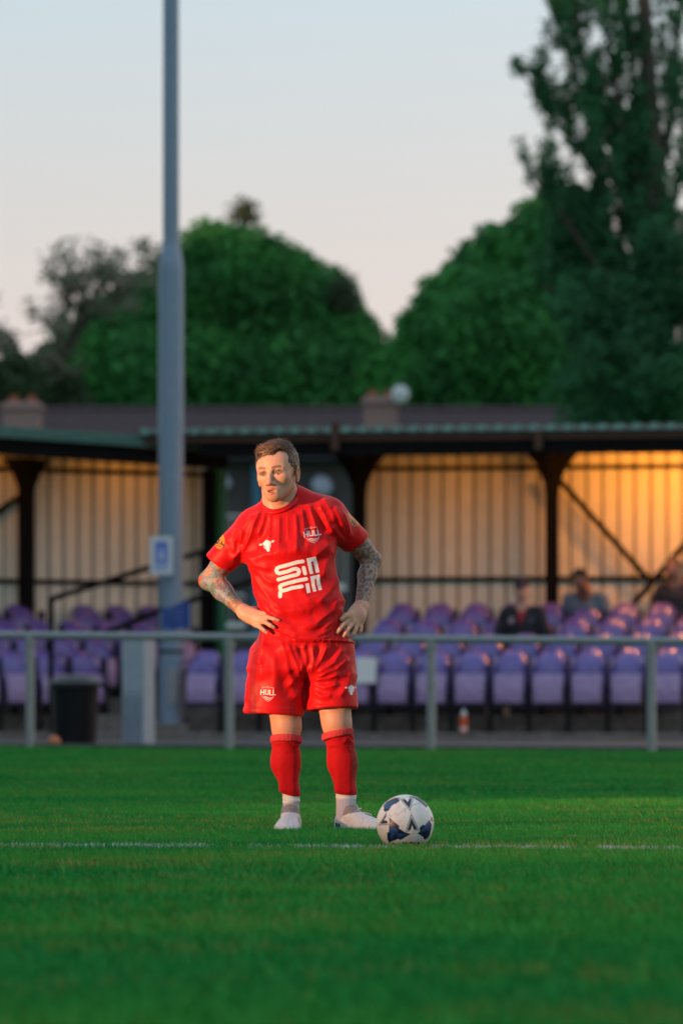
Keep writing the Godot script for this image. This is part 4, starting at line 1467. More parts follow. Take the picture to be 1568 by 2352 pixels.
# the covered main stand on the near side: out of the picture, it keeps the evening sun off the grass round the ball
func build_clubhouse() -> void:
	var az := deg_to_rad(SUN_AZ)
	var out := Vector3(-sin(az), 0, cos(az))         # towards the sun
	var along := Vector3(cos(az), 0, sin(az))
	var rise := tan(deg_to_rad(SUN_EL))
	for b in [[24.0, 68.0, 0.50 + 46.0 * rise, "long low clubhouse on the camera side, its shadow over the near grass", "clubhouse"], [-24.0, 42.0, 9.8 + 66.0 * rise, "tall brick block beyond the clubhouse, its shadow over the far stands", "apartment_block"], [-80.5, 70.8, 13.8 + 104.0 * rise, "tallest brick block of flats, its shadow over the houses and trees", "apartment_block"]]:
		var w: float = b[1]
		var top: float = b[2]
		var o := thing(b[4], out * 46.0 + along * b[0], b[3], "building", "", -az)
		part("wall", cham_box(Vector3(w, top - 1.0, 8), 0.02), M.brick, o, Vector3(0, (top - 1.0) * 0.5, 5))
		part("roof", prism([Vector2(-0.3, top - 1.0), Vector2(4.0, top), Vector2(8.3, top - 1.0)], w), M.roof, o, Vector3(0, 0, 1.0), Basis(Vector3.UP, -PI / 2))
		for k in int(w / 5.0):
			for f in int((top - 1.0) / 3.0):
				var n := part("window", cham_box(Vector3(1.5, 1.3, 0.1), 0.01), M.glass, o, Vector3(-w * 0.5 + 2.5 + 5 * k, 1.7 + 3.0 * f, 0.98))
				part("frame", cham_box(Vector3(1.66, 0.08, 0.14), 0.01), M.white, n, Vector3(0, -0.69, 0))

# ---------------------------------------------------------------- houses behind
func build_houses() -> void:
	var d := 95.0
	var o := thing("house", Vector3(at(620, 0, d).x, 0, CAM_Z - d), "long brick house with a dark tiled roof behind the stands", "house")
	var x0 := at(-260, 0, d).x - o.position.x
	var x1 := at(1350, 0, d).x - o.position.x
	var eave := at(0, 1052, d).y
	var ridge := at(0, 944, d + 3).y
	part("wall", cham_box(Vector3(x1 - x0 - 0.6, eave, 6.0), 0.02), M.brick, o, Vector3((x0 + x1) * 0.5, eave * 0.5, -3.2))
	var st := SurfaceTool.new()
	st.begin(Mesh.PRIMITIVE_TRIANGLES)
	var hip := 0.9
	var A := [Vector3(x0 - 0.2, eave, 0.2), Vector3(x1, eave, 0.2), Vector3(x1, eave, -6.6), Vector3(x0 - 0.2, eave, -6.6)]
	var R := [Vector3(x0 + hip, ridge, -3.2), Vector3(x1 - 0.15, ridge, -3.2)]
	quad(st, R[0], R[1], A[1], A[0])
	quad(st, R[1], R[0], A[3], A[2])
	quad(st, R[1], A[2], A[1], A[1])
	quad(st, R[0], A[0], A[3], A[3])
	quad(st, A[0], A[1], A[2], A[3])
	var roof := part("roof", st.commit(), M.roof, o)
	# courses of tiles stand proud of the slope
	var slope := (R[0] - A[0]) as Vector3
	var rise := ridge - eave
	for k in 11:
		var t := (k + 0.5) / 11.0
		var p := Vector3((x0 + x1) * 0.5, eave + rise * t + 0.03, 0.2 - 3.4 * t)
		part("tile_course", cham_box(Vector3((x1 - x0) - hip * t - 0.3, 0.035, 0.26), 0.008), M.roof, roof, p, Basis(Vector3.RIGHT, atan2(rise, 3.4)))
	part("ridge", tube([R[0] + Vector3(0, 0.02, 0), R[1] + Vector3(0, 0.02, 0)], [0.11], 8), M.roof, roof)
	part("gutter", tube([Vector3(x0, eave - 0.06, 0.28), Vector3(x1, eave - 0.06, 0.28)], [0.06], 8), M.black_plastic, o)
	var L := func(px: float, py: float, z := 0.0) -> Vector3:
		return at(px, py, d) - o.position + Vector3(0, 0, z)
	# windows of the wall that shows between the stands
	for w in [[532, 1212, 62, 60], [655, 1212, 70, 64], [532, 1400, 60, 70], [770, 1290, 46, 120], [655, 1400, 60, 60], [60, 1200, 60, 60], [250, 1200, 60, 60]]:
		var sz := Vector3(w[2] * d / FOCAL, w[3] * d / FOCAL, 0.08)
		var f := part("window", cham_box(sz, 0.01), M.white, o, L.call(w[0], w[1], -0.19))
		for s in [-1.0, 1.0]:
			part("pane", cham_box(Vector3(sz.x * 0.43, sz.y * 0.84, 0.04), 0.005), M.glass, f, Vector3(s * sz.x * 0.235, 0, 0.035))
		part("sill", cham_box(Vector3(sz.x * 1.12, 0.07, 0.16), 0.01), M.white, f, Vector3(0, -sz.y * 0.5 - 0.04, 0.05))
	var blue := mat(lin(0.05, 0.16, 0.28), 0.5)
	part("downpipe", tube([L.call(590, 1066, -0.05), L.call(590, 1500, -0.05)], [0.12], 10), blue, o)
	var dishm := mat(lin(0.30, 0.33, 0.42), 0.5)
	part("wall_dish", lathe([[0.0, 0.06], [0.15, 0.045], [0.24, 0.0], [0.22, -0.01], [0.0, 0.03]], 20), dishm, o, L.call(740, 1115, 0.15), Basis.from_euler(Vector3(PI / 2 - 0.3, 0.3, 0)))
	part("wall_dish", lathe([[0.0, 0.06], [0.15, 0.045], [0.2, 0.0], [0.18, -0.01], [0.0, 0.03]], 20), dishm, o, L.call(512, 1108, 0.15), Basis.from_euler(Vector3(PI / 2 - 0.3, 0.3, 0)))
	var stack_m := mottled(lin(0.24, 0.14, 0.13), lin(0.38, 0.25, 0.23), 55, 0.8, 0.9, 0.08)
	var pot := mat(lin(0.32, 0.10, 0.05), 0.8)
	for c in [[875, 78, 903, 990, 1.6], [42, 86, 915, 1010, 1.0]]:
		var mid: Vector3 = L.call(c[0], (c[2] + c[3]) * 0.5, -1.4)
		var wid: float = c[1] * d / FOCAL
		var hgt: float = (c[3] - c[2]) * d / FOCAL + 0.5
		var ch := part("chimney", cham_box(Vector3(wid, hgt, 0.6), 0.02), stack_m, o, mid - Vector3(0, 0.25, 0))
		part("coping", cham_box(Vector3(wid + 0.14, 0.12, 0.74), 0.02), stack_m, ch, Vector3(0, hgt * 0.5 - 0.12, 0))
		for s in [-1.0, 1.0]:
			part("chimney_pot", lathe([[0.10, 0.0], [0.11, 0.02], [0.09, 0.12], [0.11, 0.15], [0.08, 0.16], [0.0, 0.14]], 14), pot, ch, Vector3(s * wid * 0.24, hgt * 0.5, 0))
	var dish := part("satellite_dish", lathe([[0.0, 0.07], [0.12, 0.05], [0.21, 0.0], [0.19, -0.012], [0.0, 0.035]], 22), mat(lin(0.62, 0.66, 0.72), 0.4), o, L.call(920, 899, -0.9), Basis.from_euler(Vector3(PI / 2 + 0.1, 0.25, 0)))
	part("dish_arm", tube([Vector3(0, 0.0, 0), Vector3(-0.15, -0.2, 0.0)], [0.02], 6), M.steel, dish)

# ---------------------------------------------------------------- trees
var leaf_mesh: ArrayMesh
var spray_mesh: ArrayMesh
var feather_mesh: ArrayMesh

func leaf_clump(count: int, spread: float, size: float, seed_: int) -> ArrayMesh:
	var r := RandomNumberGenerator.new()
	r.seed = seed_
	var st := SurfaceTool.new()
	st.begin(Mesh.PRIMITIVE_TRIANGLES)
	for i in count:
		var c := Vector3(r.randfn(0, 0.5), r.randfn(0, 0.5), r.randfn(0, 0.5)) * spread
		var n := Vector3(r.randfn(), r.randfn() + 0.8, r.randfn()).normalized()
		var x := n.cross(Vector3(r.randfn(), r.randfn(), r.randfn())).normalized()
		var y := n.cross(x)
		var s := size * r.randf_range(0.6, 1.3)
		var tint := r.randf_range(0.7, 1.25)
		var a := c - y * s
		var b := c + x * s * 0.5 + n * s * 0.1
		var d := c + y * s
		var e := c - x * s * 0.5 + n * s * 0.1
		for v in [a, d, b, a, e, d]:
			st.set_normal(n)
			st.set_color(Color(tint, tint, tint))
			st.add_vertex(v)
	return st.commit()

func leaf_mat(back := 0.35) -> StandardMaterial3D:
	var m := mat(Color.WHITE, 0.75, 0.0, 0.25)
	m.vertex_color_use_as_albedo = true
	m.backlight_enabled = true
	m.backlight = Color(back, back, back)
	return m

# leaves through the volume of lobes; lobes = [centre, radii]
func crown(parent: Node3D, lobes: Array, count: int, mesh: Mesh, c0: Color, c1: Color, seed_: int, shell := 0.35, grow := 1.0) -> void:
	var r := RandomNumberGenerator.new()
	r.seed = seed_
	var total := 0.0
	for l in lobes:
		total += (l[1] as Vector3).x * (l[1] as Vector3).y
	var mm := MultiMesh.new()
	mm.transform_format = MultiMesh.TRANSFORM_3D
	mm.use_colors = true
	mm.mesh = mesh
	var tr := []
	var cols := []
	var nz := FastNoiseLite.new()
	nz.seed = seed_
	nz.frequency = 0.55
	for l in lobes:
		var n := int(count * (l[1] as Vector3).x * (l[1] as Vector3).y / total)
		for i in n:
			var dir := Vector3(r.randfn(), r.randfn(), r.randfn()).normalized()
			var rad := lerpf(shell, 1.0, pow(r.randf(), 0.6))
			var p: Vector3 = l[0] + dir * (l[1] as Vector3) * rad
			var k := nz.get_noise_3dv(p)
			if k < -0.22 - 0.25 * r.randf():
				continue
			var s := r.randf_range(0.75, 1.3) * grow
			tr.append(Transform3D(Basis.from_euler(Vector3(r.randf() * TAU, r.randf() * TAU, r.randf() * TAU)).scaled(Vector3.ONE * s), p - parent.position))
			cols.append(c0.lerp(c1, clampf(0.45 + k * 0.8 + r.randfn(0, 0.18), 0, 1)))
	mm.instance_count = tr.size()
	for i in tr.size():
		mm.set_instance_transform(i, tr[i])
		mm.set_instance_color(i, cols[i])
	var o := MultiMeshInstance3D.new()
	o.name = "crown"
	o.multimesh = mm
	o.material_override = M.leaf
	o.set_meta("kind", "stuff")
	parent.add_child(o)

func limbs(parent: Node3D, base: Vector3, lobes: Array, r0: float, fork: float) -> void:
	var st := SurfaceTool.new()
	st.begin(Mesh.PRIMITIVE_TRIANGLES)
	var top := base + Vector3(0, fork, 0)
	add_tube(st, PackedVector3Array([base - parent.position, base.lerp(top, 0.5) + Vector3(0.1, 0, 0) - parent.position, top - parent.position]), PackedFloat32Array([r0 * 1.3, r0, r0 * 0.85]), 10)
	for l in lobes:
		var c: Vector3 = l[0]
		var m := top.lerp(c, 0.5) + Vector3(0, 0.12 * top.distance_to(c), 0)
		add_tube(st, PackedVector3Array([top - parent.position, m - parent.position, c - parent.position, c + (c - top) * 0.06 + Vector3(0, (l[1] as Vector3).y * 0.2, 0) - parent.position]), PackedFloat32Array([r0 * 0.55, r0 * 0.36, r0 * 0.2, r0 * 0.05]), 7)
	part("trunk", st.commit(), M.bark, parent)

func px_lobes(list: Array, d: float) -> Array:
	var out := []
	for l in list:
		var s := d / FOCAL
		var c := at(l[0], l[1], d)
		out.append([c + Vector3(0, 0, rng.randf_range(-1.2, 1.2)), Vector3(l[2] * s, l[3] * s, (l[2] + l[3]) * 0.5 * s)])
	return out

func build_trees() -> void:
	M.leaf = leaf_mat(0.7)
	leaf_mesh = leaf_clump(9, 0.34, 0.13, 5)
	spray_mesh = leaf_clump(8, 0.24, 0.085, 6)
	feather_mesh = leaf_clump(8, 0.17, 0.062, 7)
	var d := 122.0
	var o := thing("broadleaf_tree", Vector3(at(520, 0, d).x, 0, CAM_Z - d), "broad rounded dark green tree behind the floodlight pole", "tree")
	var L := px_lobes([[555, 645, 125, 105], [450, 730, 165, 135], [300, 810, 150, 130], [655, 640, 75, 75], [680, 740, 150, 140], [775, 830, 115, 120], [190, 870, 100, 100], [135, 890, 60, 75], [420, 880, 230, 130], [650, 890, 220, 130], [845, 900, 80, 90], [560, 760, 200, 140], [500, 590, 80, 60]], d)
	crown(o, L, 21000, leaf_mesh, Color(0.044, 0.160, 0.056), Color(0.078, 0.325, 0.076), 61, 0.3)
	var thin := px_lobes([[565, 500, 34, 30], [790, 690, 30, 60], [240, 740, 40, 30]], d)
	crown_more(o, thin, 260, spray_mesh, Color(0.05, 0.08, 0.05), Color(0.09, 0.13, 0.07), 62)
	limbs(o, Vector3(o.position.x, 0, o.position.z), L, 0.5, 3.4)

	d = 112.0
	o = thing("broadleaf_tree", Vector3(at(1120, 0, d).x, 0, CAM_Z - d), "mid green rounded tree between the chimney and the tall poplar", "tree")
	L = px_lobes([[1060, 720, 95, 95], [1170, 640, 130, 115], [1010, 830, 85, 110], [1150, 790, 180, 150], [1270, 570, 105, 100], [1320, 700, 150, 150], [1240, 880, 200, 130], [1040, 900, 120, 90], [930, 850, 40, 60], [960, 790, 40, 70]], d)
	crown(o, L, 17000, leaf_mesh, Color(0.044, 0.170, 0.058), Color(0.080, 0.335, 0.078), 63, 0.3)
	limbs(o, Vector3(o.position.x, 0, o.position.z), L, 0.45, 3.6)

	d = 84.0
	o = thing("poplar_tree", Vector3(at(1512, 0, d).x, 0, CAM_Z - d), "tall feathery poplar rising out of the picture at its edge", "tree")
	var st := SurfaceTool.new()
	st.begin(Mesh.PRIMITIVE_TRIANGLES)
	var foot := o.position
	var trunk := PackedVector3Array([Vector3.ZERO, at(1520, 700, d) - foot, at(1500, 350, d) - foot, at(1480, 60, d) - foot, at(1470, -300, d) - foot])
	trunk[0] = Vector3(0.1, 0, 0)
	add_tube(st, trunk, PackedFloat32Array([0.34, 0.26, 0.2, 0.15, 0.06]), 10)
	var sprays := []
	# limbs that leave the trunk low and climb steeply
	for b in [[1515, 720, 1420, 480, 1330, 330, 1262, 250, 1215, 165], [1505, 620, 1420, 330, 1350, 150, 1318, 20, 1300, -80], [1500, 520, 1420, 250, 1390, 60, 1380, -120], [1515, 800, 1360, 600, 1270, 470, 1210, 430], [1515, 860, 1340, 720, 1240, 640], [1510, 640, 1560, 400, 1600, 180, 1620, 0], [1505, 480, 1540, 260, 1560, 80, 1570, -100], [1515, 760, 1600, 560, 1660, 380, 1690, 200], [1515, 900, 1640, 760, 1720, 600], [1500, 420, 1455, 200, 1440, 40, 1430, -140], [1515, 900, 1400, 830, 1300, 800], [1510, 700, 1450, 520, 1380, 340, 1300, 120, 1262, 10], [1500, 560, 1460, 400, 1380, 290, 1300, 215]]:
		var pts := PackedVector3Array()
		var rad := PackedFloat32Array()
		var z0 := rng.randf_range(-1.6, 1.6)
		var n: int = b.size() / 2
		for i in n:
			pts.append(at(b[i * 2], b[i * 2 + 1], d) - foot + Vector3(0, 0, z0 * i / n))
			rad.append(lerpf(0.10, 0.02, float(i) / (n - 1)))
		add_tube(st, pts, rad, 7)
		for i in n - 1:
			for k in 7:
				var c := pts[i].lerp(pts[i + 1], (k + rng.randf()) / 7.0)
				var gr := lerpf(1.0, 0.5, float(i) / n)
				# a side shoot that climbs as well
				var out := Vector3(rng.randfn(0, 0.40), 0.95, rng.randfn(0, 0.45)) * rng.randf_range(0.5, 1.2) * gr
				add_tube(st, PackedVector3Array([c, c + out]), PackedFloat32Array([0.025, 0.008]), 5)
				for q in 3:
					var f := 0.35 + 0.32 * q
					sprays.append([foot + c + out * f, Vector3(0.12, 0.30, 0.12) * rng.randf_range(0.6, 1.2)])
	part("trunk", st.commit(), M.bark, o)
	for l in px_lobes([[1440, 900, 180, 130], [1560, 860, 140, 190], [1400, 720, 110, 120], [1520, 640, 60, 130], [1480, 980, 200, 70], [1640, 700, 100, 200], [1370, 600, 90, 100], [1330, 500, 60, 60]], d):
		for k in 34:
			var dir := Vector3(rng.randfn(), rng.randfn(), rng.randfn()).normalized() * sqrt(rng.randf())
			sprays.append([l[0] + dir * l[1], Vector3(0.36, 0.5, 0.36)])
	crown(o, sprays, 20000, feather_mesh, Color(0.036, 0.120, 0.058), Color(0.066, 0.230, 0.096), 64, 0.0)

	d = 105.0
	o = thing("birch_tree", Vector3(at(90, 0, d).x, 0, CAM_Z - d), "thin half bare tree at the edge beside the broad tree", "tree")
	st = SurfaceTool.new()
	st.begin(Mesh.PRIMITIVE_TRIANGLES)
	sprays = []
	for b in [[90, 1000, 70, 860, 30, 780, -20, 730], [90, 1000, 130, 780, 170, 660, 190, 610], [95, 960, 170, 760, 250, 640, 285, 585], [90, 980, 60, 840, 10, 770], [90, 940, 150, 720, 150, 640], [95, 900, 190, 740, 290, 680, 300, 620]]:
		var pts := PackedVector3Array()
		var rad := PackedFloat32Array()
		var n: int = b.size() / 2
		for i in n:
			pts.append(at(b[i * 2], b[i * 2 + 1], d) - o.position + Vector3(0, 0, rng.randf_range(-0.4, 0.4)))
			rad.append(lerpf(0.11, 0.02, float(i) / (n - 1)))
		if b[1] >= 980: pts.insert(0, Vector3.ZERO); rad.insert(0, 0.16)
		add_tube(st, pts, rad, 7)
		for i in range(1, pts.size() - 1):
			for k in 6:
				var c := pts[i].lerp(pts[i + 1], rng.randf())
				var out := Vector3(rng.randfn(0, 0.6), rng.randf_range(-0.3, 0.7), rng.randfn(0, 0.6))
				add_tube(st, PackedVector3Array([c, c + out]), PackedFloat32Array([0.02, 0.006]), 5)
				sprays.append([o.position + c + out * 0.8, Vector3(0.3, 0.3, 0.3)])
	part("trunk", st.commit(), M.bark, o)
	crown(o, sprays, 560, spray_mesh, Color(0.13, 0.16, 0.12), Color(0.26, 0.27, 0.19), 65, 0.0)
	o = thing("hedge", Vector3(at(40, 0, 104).x, 0, CAM_Z - 104), "olive green bush under the thin bare tree", "bush")
	L = px_lobes([[30, 900, 70, 50], [120, 915, 60, 40]], 104.0)
	crown(o, L, 1500, leaf_mesh, Color(0.030, 0.060, 0.030), Color(0.065, 0.11, 0.050), 66, 0.2)
	limbs(o, Vector3(o.position.x, 0, o.position.z), L, 0.12, 1.2)

func crown_more(o: Node3D, lobes: Array, n: int, mesh: Mesh, a: Color, b: Color, s: int) -> void:
	crown(o, lobes, n, mesh, a, b, s, 0.0)
	o.get_child(o.get_child_count() - 1).name = "twigs"

# ---------------------------------------------------------------- the seated stand
const ORD := ["first", "second", "third", "fourth", "fifth", "sixth", "seventh", "eighth", "ninth", "tenth", "eleventh", "twelfth", "thirteenth", "fourteenth"]
var seat_meshes := {}

# a moulded shell: f(u, v) gives its front face, the back lies t behind along n
func shell(f: Callable, nu: int, nv: int, thick: Vector3) -> ArrayMesh:
	var g := []
	for j in nv + 1:
		for i in nu + 1:
			g.append(f.call(-1.0 + 2.0 * i / nu, float(j) / nv))
	var st := SurfaceTool.new()
	st.begin(Mesh.PRIMITIVE_TRIANGLES)
	st.set_smooth_group(0)
	var tri := func(a: Vector3, b: Vector3, c: Vector3) -> void:
		st.add_vertex(a)
		st.add_vertex(b)
		st.add_vertex(c)
	var W := nu + 1
	for j in nv:
		for i in nu:
			var a: Vector3 = g[i + j * W]
			var b: Vector3 = g[i + 1 + j * W]
			var c: Vector3 = g[i + 1 + (j + 1) * W]
			var d: Vector3 = g[i + (j + 1) * W]
			tri.call(a, d, c)
			tri.call(a, c, b)
			tri.call(a + thick, c + thick, d + thick)
			tri.call(a + thick, b + thick, c + thick)
	st.set_smooth_group(-1)
	for i in nu:
		for j in [0, nv]:
			var a: Vector3 = g[i + j * W]
			var b: Vector3 = g[i + 1 + j * W]
			if j == 0:
				tri.call(a, b, b + thick)
				tri.call(a, b + thick, a + thick)
			else:
				tri.call(a, b + thick, b)
				tri.call(a, a + thick, b + thick)
	for j in nv:
		for i in [0, nu]:
			var a: Vector3 = g[i + j * W]
			var b: Vector3 = g[i + (j + 1) * W]
			if i == 0:
				tri.call(a, b + thick, b)
				tri.call(a, a + thick, b + thick)
			else:
				tri.call(a, b, b + thick)
				tri.call(a, b + thick, a + thick)
	st.generate_normals()
	return st.commit()

func make_seat() -> Node3D:
	var o := Node3D.new()
	if seat_meshes.is_empty():
		# tip-up seats, folded: the pan stands upright below the rolled top of the backrest
		seat_meshes.back = shell(func(u: float, v: float) -> Vector3:
			var e := pow(absf(u), 4.0)
			var y := 0.46 + (0.575 - 0.07 * e) * v - 0.05 * pow(v, 6.0)
			return Vector3(u * (0.196 - 0.05 * pow(v, 5.0)), y, -0.02 - 0.23 * pow(v, 3.2) - 0.05 * e * v + 0.04 * sin(v * PI)), 12, 14, Vector3(0, -0.006, -0.024))
		seat_meshes.pan = shell(func(u: float, v: float) -> Vector3:
			var e := pow(absf(u), 6.0)
			return Vector3(u * (0.168 + 0.006 * v), 0.36 + 0.335 * v, 0.155 - 0.05 * v + 0.025 * sin(v * PI) - 0.02 * e), 8, 8, Vector3(0, 0, -0.03))
		seat_meshes.leg = cham_box(Vector3(0.06, 0.40, 0.10), 0.01)
		seat_meshes.foot = cham_box(Vector3(0.16, 0.02, 0.16), 0.004)
		seat_meshes.bar = cham_box(Vector3(0.40, 0.05, 0.07), 0.006)
		seat_meshes.arm = cham_box(Vector3(0.036, 0.56, 0.16), 0.008)
	part("backrest", seat_meshes.back, M.purple, o)
	part("seat_pan", seat_meshes.pan, M.purple_low, o)
	var leg := part("leg", seat_meshes.leg, M.black_plastic, o, Vector3(0.231, 0.20, 0.02))
	part("foot_plate", seat_meshes.foot, M.black_plastic, leg, Vector3(0, -0.19, 0))
	part("bracket", seat_meshes.bar, M.navy, o, Vector3(0, 0.335, 0.06))
	part("side_frame", seat_meshes.arm, M.navy, o, Vector3(0.231, 0.62, 0.0))
	return o

func put_seat(proto: Node3D, p: Vector3, turn: float, label: String, group: String) -> void:
	var s: Node3D = proto.duplicate()
	s.name = numbered("stadium_seat")
	add_child(s)
	s.position = p
	s.rotation.y = turn
	tag(s, label, "seat", group)

func build_stand() -> void:
	var turn := deg_to_rad(-10.0)
	var org := at(825, 0, 53.5)
	org.y = 0.0
	var B := Basis(Vector3.UP, turn)
	var o := thing("seated_stand", org, "low black framed stand with cream back wall and green ribbed roof", "stand", "", turn)
	# columns with knee brackets
	for x in [0.0, 2.46, 4.92]:
		var c := part("column", cham_box(Vector3(0.16, 3.62, 0.14), 0.008), M.dark, o, Vector3(x, 1.81, 0))
		var g := prism([Vector2(-0.32, 1.74), Vector2(-0.2, 1.60), Vector2(-0.10, 1.38), Vector2(-0.08, 1.18), Vector2(0.08, 1.18), Vector2(0.10, 1.38), Vector2(0.2, 1.60), Vector2(0.32, 1.74)], 0.08)
		part("knee_bracket", g, M.dark, c)
		part("rafter", beam(Vector3(0, 1.74, -0.5), Vector3(0, 1.78, 1.65), 0.10, 0.16), M.dark, c)
	# the wall, pan by pan, on a dark backing
	part("backing", cham_box(Vector3(5.5, 2.9, 0.02), 0.002), M.groove, o, Vector3(2.68, 2.2, -0.40))
	var pan := prism([Vector2(-0.090, 0), Vector2(-0.074, 0.03), Vector2(0.074, 0.03), Vector2(0.090, 0)], 2.44)
	for k in 26:
		part("wall_panel", pan, M.cream, o, Vector3(0.08 + 0.205 * k, 2.38, -0.385), Basis(Vector3.RIGHT, Vector3(0, 0, 1), Vector3(0, -1, 0)))
	for y in [3.395, 1.985]:
		part("wall_rail", cham_box(Vector3(5.4, 0.055, 0.05), 0.004), M.dark, o, Vector3(2.7, y, -0.32))
	part("brace", beam(Vector3(2.54, 3.22, -0.12), Vector3(3.72, 1.90, -0.12), 0.05, 0.075), M.dark, o)
	part("brace", beam(Vector3(4.84, 3.22, -0.05), Vector3(3.45, 1.62, -0.05), 0.05, 0.075), M.dark, o)
	# roof: ribbed sheets over dark purlins
	var prof := []
	var under := []
	for r in 3:
		var x := -0.315 + 0.21 * r
		for p in [[0.0, 0.0], [0.030, 0.0], [0.045, 0.075], [0.175, 0.075], [0.190, 0.0]]:
			prof.append(Vector2(x + p[0], p[1]))
			under.push_front(Vector2(x + p[0], p[1] - 0.006))
	prof.append(Vector2(0.313, 0.0))
	under.push_front(Vector2(0.313, -0.006))
	var sheet := prism(prof + under, 2.4)
	for k in 14:
		part("roof_sheet", sheet, M.green_sheet, o, Vector3(-2.17 + 0.63 * k, 3.73, 0.62), Basis(Vector3.RIGHT, deg_to_rad(-0.4)))
	var rib := prism([Vector2(-0.062, 0.0), Vector2(-0.050, 0.074), Vector2(0.050, 0.074), Vector2(0.062, 0.0)], 0.02)
	for k in 42:
		part("rib_end", rib, M.rib, o, Vector3(-2.375 + 0.21 * k, 3.735, 1.83))
	for z in [-0.4, 0.4, 1.1]:
		part("purlin", cham_box(Vector3(8.7, 0.08, 0.07), 0.005), M.soffit, o, Vector3(1.90, 3.68, z))
	part("ceiling_board", cham_box(Vector3(8.7, 0.02, 2.2), 0.003), M.soffit, o, Vector3(1.90, 3.63, 0.55))
	part("fascia", cham_box(Vector3(2.46, 0.085, 0.03), 0.004), M.timber, o, Vector3(-1.24, 3.672, 1.76))
	part("fascia", cham_box(Vector3(2.46, 0.085, 0.03), 0.004), M.timber, o, Vector3(1.27, 3.672, 1.76))
	part("fascia", cham_box(Vector3(3.30, 0.085, 0.03), 0.004), M.timber, o, Vector3(4.18, 3.672, 1.76))
	part("front_beam", cham_box(Vector3(8.1, 0.17, 0.10), 0.006), M.dark, o, Vector3(2.36, 3.54, 1.68))
	part("fascia_block", cham_box(Vector3(0.10, 0.36, 0.06), 0.006), M.timber, o, Vector3(0.01, 3.69, 1.82))
	part("fascia_block", cham_box(Vector3(0.10, 0.24, 0.06), 0.006), M.timber, o, Vector3(2.52, 3.62, 1.82))
	for l in [[0.7, 0.08], [1.7, 0.15], [3.35, 0.75], [4.35, 2.1]]:
		lamp(org + B * Vector3(l[0], 3.565, 0.95), turn, l[1], ["dim amber strip lamp under the stand roof, left end", "amber strip lamp under the stand roof beside the middle column", "amber strip lamp under the stand roof over the braced bay", "brightest amber strip lamp under the stand roof, right end"][[0.7, 1.7, 3.35, 4.35].find(l[0])])
	# terraces
	for r in 4:
		part("terrace_step", cham_box(Vector3(9.6, 0.2 * (r + 1) + 0.04 - 0.2 + 0.05, 0.82), 0.01), M.concrete, o, Vector3(1.5, (0.2 * r + 0.09) * 0.5 - 0.02, 3.55 - 0.8 * r))
	part("terrace_step", cham_box(Vector3(9.6, 0.9, 0.6), 0.01), M.concrete, o, Vector3(1.5, 0.44, 0.55 - 0.20))
	# seats, four rows
	var proto := make_seat()
	var first := Vector3((904.0 - 784.0) * 49.9 / FOCAL, 0, CAM_Z - 49.9)
	var row_name := ["front", "second", "third", "back"]
	for r in 4:
		for k in 13:
			var local := Vector3(0.462 * (k - 5) + 0.05 * r, 0.2 * r + 0.07, -0.8 * r)
			var p := first + B * local
			if r >= 2 and k < 4: continue
			if r == 1 and k < 3: continue
			put_seat(proto, p, turn, "purple plastic seat, %s from the left, %s row of cream walled stand" % [ORD[k - (0 if r == 0 else 3 if r == 1 else 4)], row_name[r]], "purple seats of the cream walled stand")
	proto.free()
	# what stands under the front seats
	var bt := thing("drinks_bottle", first + B * Vector3(0.462 * 1.85, 0.07, 0.12), "orange drinks bottle standing under the front row of purple seats", "bottle")
	part("bottle_body", lathe([[0.0, 0.0], [0.042, 0.0], [0.045, 0.02], [0.045, 0.17], [0.03, 0.20], [0.0, 0.20]], 16), mat(lin(0.70, 0.10, 0.02), 0.4), bt)
	part("cap", lathe([[0.03, 0.20], [0.035, 0.21], [0.035, 0.24], [0.012, 0.26], [0.012, 0.29], [0.0, 0.29]], 16), M.white, bt)
	part("label_band", lathe([[0.0455, 0.03], [0.0465, 0.035], [0.0465, 0.06], [0.0455, 0.065]], 16), M.white, bt)
	for k in 2:
		var cup := thing("paper_cup", first + B * Vector3(0.462 * (2.3 + 0.45 * k), 0.27, -0.50), ["cream paper cup on the step behind the orange bottle", "cream paper cup on the step, farther from the orange bottle"][k], "cup", "cups under the seats")
		part("cup_wall", lathe([[0.0, 0.0], [0.028, 0.0], [0.040, 0.10], [0.043, 0.105], [0.038, 0.10], [0.026, 0.01], [0.0, 0.01]], 16), mat(lin(0.62, 0.48, 0.34), 0.7), cup)
	var board := thing("white_board", first + B * Vector3(-0.312, 0.66, 0.16), "plain white board propped on a purple front row seat behind the player", "board")
	board.rotation.y = turn
	part("panel", cham_box(Vector3(0.25, 0.30, 0.012), 0.003), M.white, board, Vector3(0, 0.15, 0), Basis(Vector3.RIGHT, -0.12))
	part("edge_strip", cham_box(Vector3(0.26, 0.012, 0.02), 0.003), M.white, board, Vector3(0, 0.0, 0.01))

# a short strip lamp on the ceiling behind the front beam: what turns the back wall amber
func lamp(p: Vector3, turn: float, power: float, label: String) -> void:
	var o := thing("strip_lamp", p, label, "lamp", "amber lamps under the stand roofs", turn)
	part("housing", cham_box(Vector3(0.62, 0.05, 0.10), 0.01), M.steel, o, Vector3(0, 0.025, 0))
	var g := mat(lin(0.9, 0.5, 0.2), 0.5)
	g.emission_enabled = true
	g.emission = lin(1.0, 0.33, 0.04)
	g.emission_energy_multiplier = 1.5 * power
	part("lamp_tube", tube([Vector3(-0.28, -0.018, 0), Vector3(0.28, -0.018, 0)], [0.016], 10), g, o)
	var l := OmniLight3D.new()
	l.name = "glow"
	l.light_color = lin(1.0, 0.33, 0.04)
	l.light_energy = power
	l.light_size = 0.12
	l.omni_range = 14.0
	l.omni_attenuation = 2.0
	l.shadow_enabled = true
	o.add_child(l)
	l.position = Vector3(0, -0.16, -0.02)

